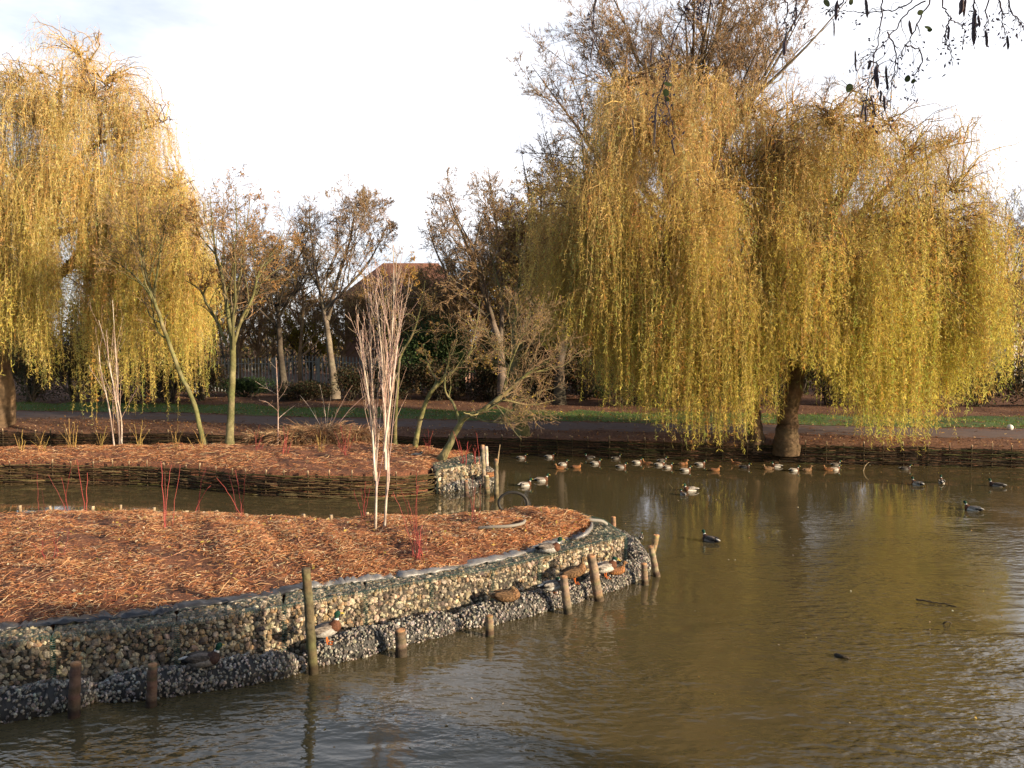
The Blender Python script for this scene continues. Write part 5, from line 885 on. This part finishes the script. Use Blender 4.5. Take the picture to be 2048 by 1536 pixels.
n = 120; px = np.r_[RG.uniform(1150, 2040, 100), RG.uniform(500, 1100, 20)]; py = np.r_[930 + 520 * RG.random(100) ** 2.2, RG.uniform(1390, 1500, 20)]; k = py > 1005 + (1290 - px) * .5; px, py = np.where(px < 1290, np.where(k, px, px + 200), px), py; P = np.stack([on_z(a, b, .004) for a, b in zip(px, py)]); d = RG.normal(size=(n, 3)); d[:, 2] *= .1; mb = MB(); leaves(mb, P, d, RG.uniform(.025, .05, n), .018, pick([(.60, .48, .14), (.40, .25, .09), (.62, .56, .44), (.2, .15, .07)], n))
tag(mb.build('floating_leaves', M_LEAF), 'small fallen leaves and feathers floating on the pond', None, None, 'stuff')
mb = MB(); v = ICO2[0] * .11; p = np.array([*on_z(2020, 855, .86)]); mb.add(v + p, ICO2[1], (.7, .68, .64)); tag(mb.build('ball', M_PLAIN, None, True, p), 'small whitish ball lying on the far edge of the path at the right', 'ball')

n = 900; u, v = RG.random(n), RG.random(n); P = P_NEAR(u, v); P[:, 2] += .035; d = RG.normal(size=(n, 3)); d[:, 2] = np.abs(d[:, 2]) * .3; mb = MB()
leaves(mb, P, d, RG.uniform(.03, .08, n), RG.uniform(.02, .045, n), pick([(.62, .48, .12), (.5, .25, .09), (.3, .15, .07), (.66, .58, .42)], n)); tag(mb.build('mulch_fallen_leaves', M_LEAF), 'small yellow and brown leaves fallen on the near island mulch', None, None, 'stuff')
# ================================================================ palisade fence
YF = 50.; xa, xb = (372 - 1024) / F_PX * YF, (1250 - 1024) / F_PX * YF; t = thing('palisade_fence', 'grey steel palisade fence with pointed pales running behind the trees', 'fence', ((xa + xb) / 2, YF, 0)); nb = 10; bw = (xb - xa) / nb
gcol = (.28, .30, .29)
for k in range(nb + 1):
    x = xa + k * bw; g = float(land_z(np.array(x), np.array(YF))); mb = MB(); box(mb, (x, YF + .05, g + .95), (.10, .06, 2.1), gcol); mb.build('post', M_STEEL, t, False)
    if k == nb: break
    mb = MB(); m = 13
    for q in range(m):
        xx = x + (q + .5) / m * bw; h = 2.12 + RG.normal(0, .01); cc = np.array(gcol) * RG.uniform(.8, 1.2); w2 = .038
        V = [(xx - w2, YF - .005, g + .05), (xx, YF - .03, g + .05), (xx + w2, YF - .005, g + .05), (xx - w2, YF - .005, g + h - .12), (xx, YF - .03, g + h - .12), (xx + w2, YF - .005, g + h - .12), (xx - .026, YF - .008, g + h), (xx, YF - .02, g + h - .05), (xx + .026, YF - .008, g + h)]
        mb.add(V, np.array([[0, 1, 4, 3], [1, 2, 5, 4], [3, 4, 7, 6], [4, 5, 8, 7]]), cc)
    pp = mb.build('pale_panel', M_STEEL, t, False); pp.modifiers.new('s', 'SOLIDIFY').thickness = .004
    for hz in (.45, 1.75): mb = MB(); box(mb, (x + bw / 2, YF + .035, g + hz), (bw - .11, .04, .05), gcol); mb.build('rail', M_STEEL, t, False)

# ================================================================ houses
def brick_mat(name, c1, c2, mortar):
    m, nt_, b_ = nt_mat(name); tc = nt_.nodes.new('ShaderNodeTexCoord'); sp = nt_.nodes.new('ShaderNodeSeparateXYZ'); cb = nt_.nodes.new('ShaderNodeCombineXYZ'); ad = nt_.nodes.new('ShaderNodeMath')
    nt_.links.new(tc.outputs['Object'], sp.inputs[0]); nt_.links.new(sp.outputs[0], ad.inputs[0]); nt_.links.new(sp.outputs[1], ad.inputs[1]); nt_.links.new(ad.outputs[0], cb.inputs[0]); nt_.links.new(sp.outputs[2], cb.inputs[1])
    bk = nt_.nodes.new('ShaderNodeTexBrick'); nt_.links.new(cb.outputs[0], bk.inputs[0]); bk.inputs['Scale'].default_value = 4.4; bk.inputs['Color1'].default_value = (*c1, 1); bk.inputs['Color2'].default_value = (*c2, 1); bk.inputs['Mortar'].default_value = (*mortar, 1); bk.inputs['Mortar Size'].default_value = .014
    nz_ = ramp(nt_, noise(nt_, 1.2, 5), [(.3, (.75, .75, .75)), (.7, (1.2, 1.2, 1.2))]); nt_.links.new(mix_rgb(nt_, 1, bk.outputs[0], nz_, 'MULTIPLY'), b_.inputs['Base Color']); b_.inputs['Roughness'].default_value = .9; return m
M_BRICK = brick_mat('brown_brick', (.20, .10, .065), (.26, .14, .09), (.25, .22, .19)); M_RENDER = attr_mat('painted_render', .85, 2, .1); M_TILE = brick_mat('roof_tile', (.27, .115, .07), (.33, .15, .09), (.10, .05, .035)); M_GLASS, _n, b_ = nt_mat('window_glass'); b_.inputs['Base Color'].default_value = (.03, .035, .04, 1); b_.inputs['Roughness'].default_value = .08
def house(label, x0, x1, y0, dep, eave, ridge, wallm, hip, wins, wallc=(.7, .68, .64), g=1.2, chim=None):
    cx = (x0 + x1) / 2; t = thing('brick_house' if wallm is M_BRICK else 'rendered_house', label, 'house', (cx, y0 + dep / 2, g)); mb = MB(); box(mb, (cx, y0 + dep / 2, (g + eave) / 2 - .3), (x1 - x0, dep, eave - g + .6), wallc); mb.build('wall', wallm, t, False)
    e = .35; a, b = x0 - e, x1 + e; c, d = y0 - e, y0 + dep + e; ez = eave - .08; ym = (c + d) / 2; hp = hip
    V = [(a, c, ez), (b, c, ez), (b, d, ez), (a, d, ez), (a + hp, ym, ridge), (b - hp, ym, ridge), (a, c, ez - .15), (b, c, ez - .15), (b, d, ez - .15), (a, d, ez - .15)]
    mb = MB(); mb.add(V, [np.array([[0, 1, 5, 4], [2, 3, 4, 5], [0, 6, 7, 1], [1, 7, 8, 2], [2, 8, 9, 3], [3, 9, 6, 0], [9, 8, 7, 6]]), np.array([[3, 0, 4], [1, 2, 5]])], (.25, .11, .07)); rf = mb.build('roof', M_TILE, t, False)
    mb = MB(); tubes(mb, np.array([V[4], V[5]]) + np.array([0, 0, .04]), .12, (.26, .11, .07), 8, True); mb.build('ridge_tiles', M_PLAIN, rf)
    mb = MB(); tubes(mb, np.array([[a, c - .06, ez - .05], [b, c - .06, ez - .05]]), .06, (.04, .04, .04), 8, True); mb.build('gutter', M_PLAIN, t)
    for wx, wz, ww, wh in wins:
        mb = MB(); fr = .07; zc = wz + wh / 2
        for bx in ((wx - ww / 2, zc, fr, wh), (wx + ww / 2, zc, fr, wh), (wx, wz, ww + fr, fr), (wx, wz + wh, ww + fr, fr), (wx, zc, fr * .7, wh - fr)): box(mb, (bx[0], y0 - .03, bx[1]), (bx[2], .09, bx[3]), (.75, .75, .73))
        f = mb.build('window', M_PLAIN, t, False); mb = MB(); box(mb, (wx, y0 - .012, zc), (ww - .05, .03, wh - .05), (.03, .03, .03)); mb.build('pane', M_GLASS, f, False); mb = MB(); box(mb, (wx, y0 - .05, wz - .06), (ww + .25, .14, .06), (.5, .48, .45)); mb.build('sill', M_PLAIN, f, False)
    if chim: mb = MB(); box(mb, (chim, ym + .3, ridge + .3), (.7, .5, 1.4), (.2, .1, .06)); box(mb, (chim, ym + .3, ridge + 1.06), (.8, .6, .12), (.2, .1, .06)); mb.build('chimney', M_BRICK, rf, False)
    return t
YH = 60.; hx = lambda p, y: (p - 1024) / F_PX * y
house('brown brick house with a hipped tile roof behind the bare trees', hx(690, YH), hx(930, YH), YH, 7.5, on_y(700, 592, YH)[2], on_y(800, 526, YH + 3.7)[2], M_BRICK, 2.6, [(hx(795, YH), on_y(0, 620, YH)[2], .9, .75), (hx(735, YH), on_y(0, 625, YH)[2], 1.2, .95), (hx(865, YH), on_y(0, 625, YH)[2], 1.2, .95), (hx(760, YH), 2.4, 1.3, 1.1), (hx(870, YH), 2.4, 1.3, 1.1)], g=1.3)
house('pale rendered house with a brown roof beyond the willow at the right edge', hx(2022, 58), hx(2400, 58), 58, 8, on_y(0, 632, 58)[2], on_y(0, 560, 62)[2], M_RENDER, .0, [(hx(2043, 58), on_y(0, 668, 58)[2], .8, .8), (hx(2120, 58), 3, 1.4, 1.2)], g=1.2)

# ================================================================ overhanging tree and added shade shrubs of the near bank (right of the camera)
b = np.array([4.6, 1.9, 2.15]); t = thing('overhanging_tree', 'tree overhanging the top right corner with dangling seed pods and few round leaves', 'tree', b)
lim = [(np.stack([b - [0, 0, .2], b + [0, 0, 1.5], b + [-.1, .1, 3.2], b + [-.2, .2, 5.5]]), np.array([.17, .14, .11, .04])), (np.stack([b + [-.05, .05, 2.2], b + [-.9, .3, 3.3], b + [-2.0, .7, 3.75], b + [-3.0, .95, 3.55], b + [-3.9, 1.1, 3.3]]), np.array([.07, .05, .032, .016, .008])), (np.stack([b + [-.05, .05, 2.6], b + [-.7, .7, 3.4], b + [-1.5, 1.3, 3.7], b + [-2.4, 1.75, 3.6]]), np.array([.06, .04, .024, .01])), (np.stack([b + [0, 0, 2.0], b + [.9, .3, 3.1], b + [1.8, .4, 4.0]]), np.array([.07, .05, .02])), (np.stack([b + [0, 0, 2.4], b + [.3, -.9, 3.6], b + [.4, -1.7, 4.4]]), np.array([.06, .04, .02]))]
trunk_mesh([(smooth_line(P, 16), np.interp(np.linspace(0, 1, 16), np.linspace(0, 1, len(R)), R)) for P, R in lim], BARK['dark'], t)
tws = [([(1392, -20), (1372, 20), (1352, 60), (1341, 110), (1334, 165), (1328, 195)], 2.9), ([(1334, 140), (1318, 190), (1310, 230), (1306, 290)], 2.9), ([(1330, 195), (1342, 240), (1349, 275)], 2.9), ([(1195, -25), (1190, 15), (1186, 60), (1184, 90)], 2.8), ([(1420, -20), (1408, 5), (1385, 20)], 2.8), ([(1568, -25), (1575, 20), (1570, 50), (1574, 78)], 2.7), ([(1600, -20), (1590, 25), (1594, 30)], 2.7),
       ([(1700, -30), (1680, 10), (1665, 22), (1640, 25)], 2.8), ([(1860, -30), (1800, 15), (1750, 24), (1690, 22), (1650, 18)], 3.0), ([(1765, -20), (1762, 40), (1755, 90), (1745, 130), (1735, 170)], 3.0), ([(1850, 0), (1815, 25), (1790, 60), (1765, 90), (1735, 110), (1720, 130), (1708, 180)], 3.0), ([(1865, -10), (1838, 40), (1820, 75), (1800, 110), (1790, 150), (1770, 200)], 2.9), ([(1735, 120), (1757, 130), (1748, 155), (1732, 190), (1735, 240)], 2.95),
       ([(1880, -20), (1890, 20), (1903, 40), (1925, 55), (1930, 75)], 2.8), ([(1900, 35), (1890, 70), (1898, 95), (1903, 130)], 2.8), ([(1945, -20), (1950, 40), (1948, 100)], 2.7), ([(2010, -30), (2022, 20), (2045, 50), (2052, 80)], 2.8), ([(1990, -30), (2005, 30), (2010, 80)], 2.8), ([(1980, -20), (1972, 40), (1975, 85)], 2.85), ([(1740, 190), (1752, 230), (1772, 215), (1780, 170)], 2.9), ([(1810, 90), (1845, 110), (1830, 150), (1822, 190)], 2.9), ([(1775, 60), (1792, 110), (1785, 160), (1776, 230)], 2.95)]
mb = MB(); pods, lvs, cones = [], [], []
LN = np.vstack([smooth_line(P, 24) for P, R in lim[1:3]])
for pts, d in tws:
    P = smooth_line(np.array([on_y(a, c, d + .02 * k) for k, (a, c) in enumerate(pts)]), 5 * len(pts)); P += RG.normal(0, .0025, P.shape); tubes(mb, P, np.linspace(.0030, .0010, len(P)), (.07, .055, .07), 5)
    P2, R2 = grow(P[None], np.linspace(.003, .0014, len(P))[None], 9, .15, .98, .7, .28, 7, .22, -.14, .8); tubes(mb, P2, np.maximum(R2 * .7, .0007), (.075, .06, .075), 4); cones += list(P2[:, -1])
    if pts[0][1] < -5: q = LN[np.argmin(np.linalg.norm(LN - P[0], axis=1))]; tubes(mb, bez(q, (q + P[0]) / 2 + np.array([0, 0, .12]), P[0], 10), np.linspace(.006, .003, 10), (.07, .055, .07), 5)
Pl, Rl = to_stack([(smooth_line(P, 16), np.interp(np.linspace(0, 1, 16), np.linspace(0, 1, len(R)), R)) for P, R in lim[1:]], 16)
def in_view(p): return p[1] > .5 and abs(p[0] / p[1]) < .66 and (p[2] - HC) / p[1] < .50
P2, R2 = grow(Pl, Rl, 9, .25, .95, .7, .35, 8, .15, .02); ok = np.array([not in_view(p) for p in P2[:, -1]]); P2, R2 = P2[ok], R2[ok]
P3, R3 = grow(P2, R2, 6, .2, 1, .7, .5, 6, .2, -.06); ok = np.array([not in_view(p) for p in P3[:, -1]]); tubes(mb, P2, np.maximum(R2, .003), (.07, .055, .05), 4); tubes(mb, P3[ok], .0025, (.07, .055, .05), 3)
mb.build('branches', M_TWIG, t)
mb = MB()
for (a, c, a2, c2, wd, d) in [(1192, -5, 1187, 25, 10, 2.8), (1186, 78, 1182, 122, 9, 2.8), (1570, 80, 1568, 112, 15, 2.7), (1574, 60, 1571, 105, 9, 2.7), (1592, 18, 1590, 55, 8, 2.7), (1611, 45, 1610, 58, 7, 2.7), (1675, 0, 1672, 42, 13, 2.8), (1730, -5, 1735, 36, 11, 3.0), (1667, 40, 1668, 75, 6, 2.8), (1752, 130, 1755, 178, 14, 2.95), (1748, 140, 1752, 165, 9, 2.95), (1772, 130, 1776, 180, 9, 2.95), (1760, 180, 1762, 205, 9, 2.9), (1767, 190, 1771, 222, 9, 2.9), (1740, 120, 1736, 140, 12, 3.), (1727, 205, 1721, 235, 8, 2.95), (1733, 208, 1730, 248, 8, 2.95), (1948, 20, 1948, 90, 14, 2.75), (1925, -5, 1919, 30, 16, 2.8), (1931, -5, 1928, 35, 9, 2.8), (1956, 30, 1959, 55, 8, 2.8), (1896, 50, 1897, 80, 8, 2.8), (1970, 60, 1974, 95, 9, 2.85), (2014, 70, 2016, 100, 8, 2.8), (1306, 90, 1300, 125, 10, 2.9), (1312, 200, 1307, 300, 7, 2.9), (1343, 278, 1351, 312, 8, 2.9), (1265, 235, 1268, 278, 7, 2.9), (1710, 100, 1712, 140, 7, 3.0), (1818, 40, 1824, 70, 9, 2.9)]:
    P = smooth_line(np.array([on_y(a, c, d), on_y((a * 2 + a2) / 3 + RG.normal(), (c * 2 + c2) / 3, d), on_y((a + a2 * 2) / 3 + RG.normal(), (c + 2 * c2) / 3, d), on_y(a2, c2, d)]), 12); r = wd / F_PX * d / 2
    tubes(mb, P, r * np.array([.15, .6, .85, 1, .9, 1, .85, 1, .9, .8, .55, .12]), vary((.055, .04, .05), 1)[0], 7, True, .04, .45)
tag(mb.build('seed_pods', M_PLAIN, t), kind='stuff')
mb = MB()
for (a, c, wd, d) in [(1654, 6, 20, 2.8), (1699, 175, 18, 2.9), (1702, 4, 13, 2.9), (1815, 158, 14, 2.9), (1827, 162, 10, 2.9), (1855, 55, 15, 2.9), (1860, 60, 10, 2.9), (1840, 25, 13, 2.9), (2027, 88, 11, 2.8), (1335, 168, 17, 2.9), (1332, 186, 15, 2.9), (1334, 198, 10, 2.9)]:
    p = on_y(a, c, d); r = wd / F_PX * d * .5; th = np.linspace(0, 2 * np.pi, 15)[:-1]; e1 = unit(np.array([RG.normal(), RG.normal() * .4, RG.normal()])); e2 = unit(np.cross(e1, unit(RG.normal(size=3) + np.array([0, 2, 0])))); rim = p + np.outer(np.cos(th) * r * (1 + .12 * np.cos(th)), e1) + np.outer(np.sin(th) * r * .8, e2)
    mb.add(np.vstack([rim, p + .1 * r * np.cross(e1, e2)]), np.array([[k, (k + 1) % 14, 14] for k in range(14)]), (.06, .085, .03))
Pc = np.array(cones); Pc = np.repeat(Pc, 3, 0) + RG.normal(0, .010, (len(Pc) * 3, 3)); leaves(mb, Pc, RG.normal(size=Pc.shape) + np.array([0, 0, -.6]), RG.uniform(.008, .02, len(Pc)), RG.uniform(.005, .010, len(Pc)), pick([(.05, .045, .09), (.07, .06, .08)], len(Pc)))
mb.build('leaves', M_LEAF, t)
for k, (x, y, r) in enumerate([(5.0, 4.4, (.8, .6, .75)), (6.2, 3.75, (1.0, .7, .95)), (7.6, 3.0, (1.1, .8, 1.1)), (9.2, 2.2, (1.2, .8, 1.2)), (11, 1.3, (1.3, .8, 1.0)), (4.6, 3.0, (.8, .8, 1.0)), (5.6, 2.2, (1.0, .8, 1.5)), (7.4, 1.4, (1.3, .8, 1.6)), (6.6, .4, (1.3, .8, 1.6))]):
    shrub('shade_shrub', 'unseen evergreen shrub added on the near bank to cast shade', (x, y, 2.15), r, 9000, GREEN, .09, 'added shade shrubs on the near bank', 90 + k)  # unseen shrubs, placed and sized to shade the left of the gabion wall
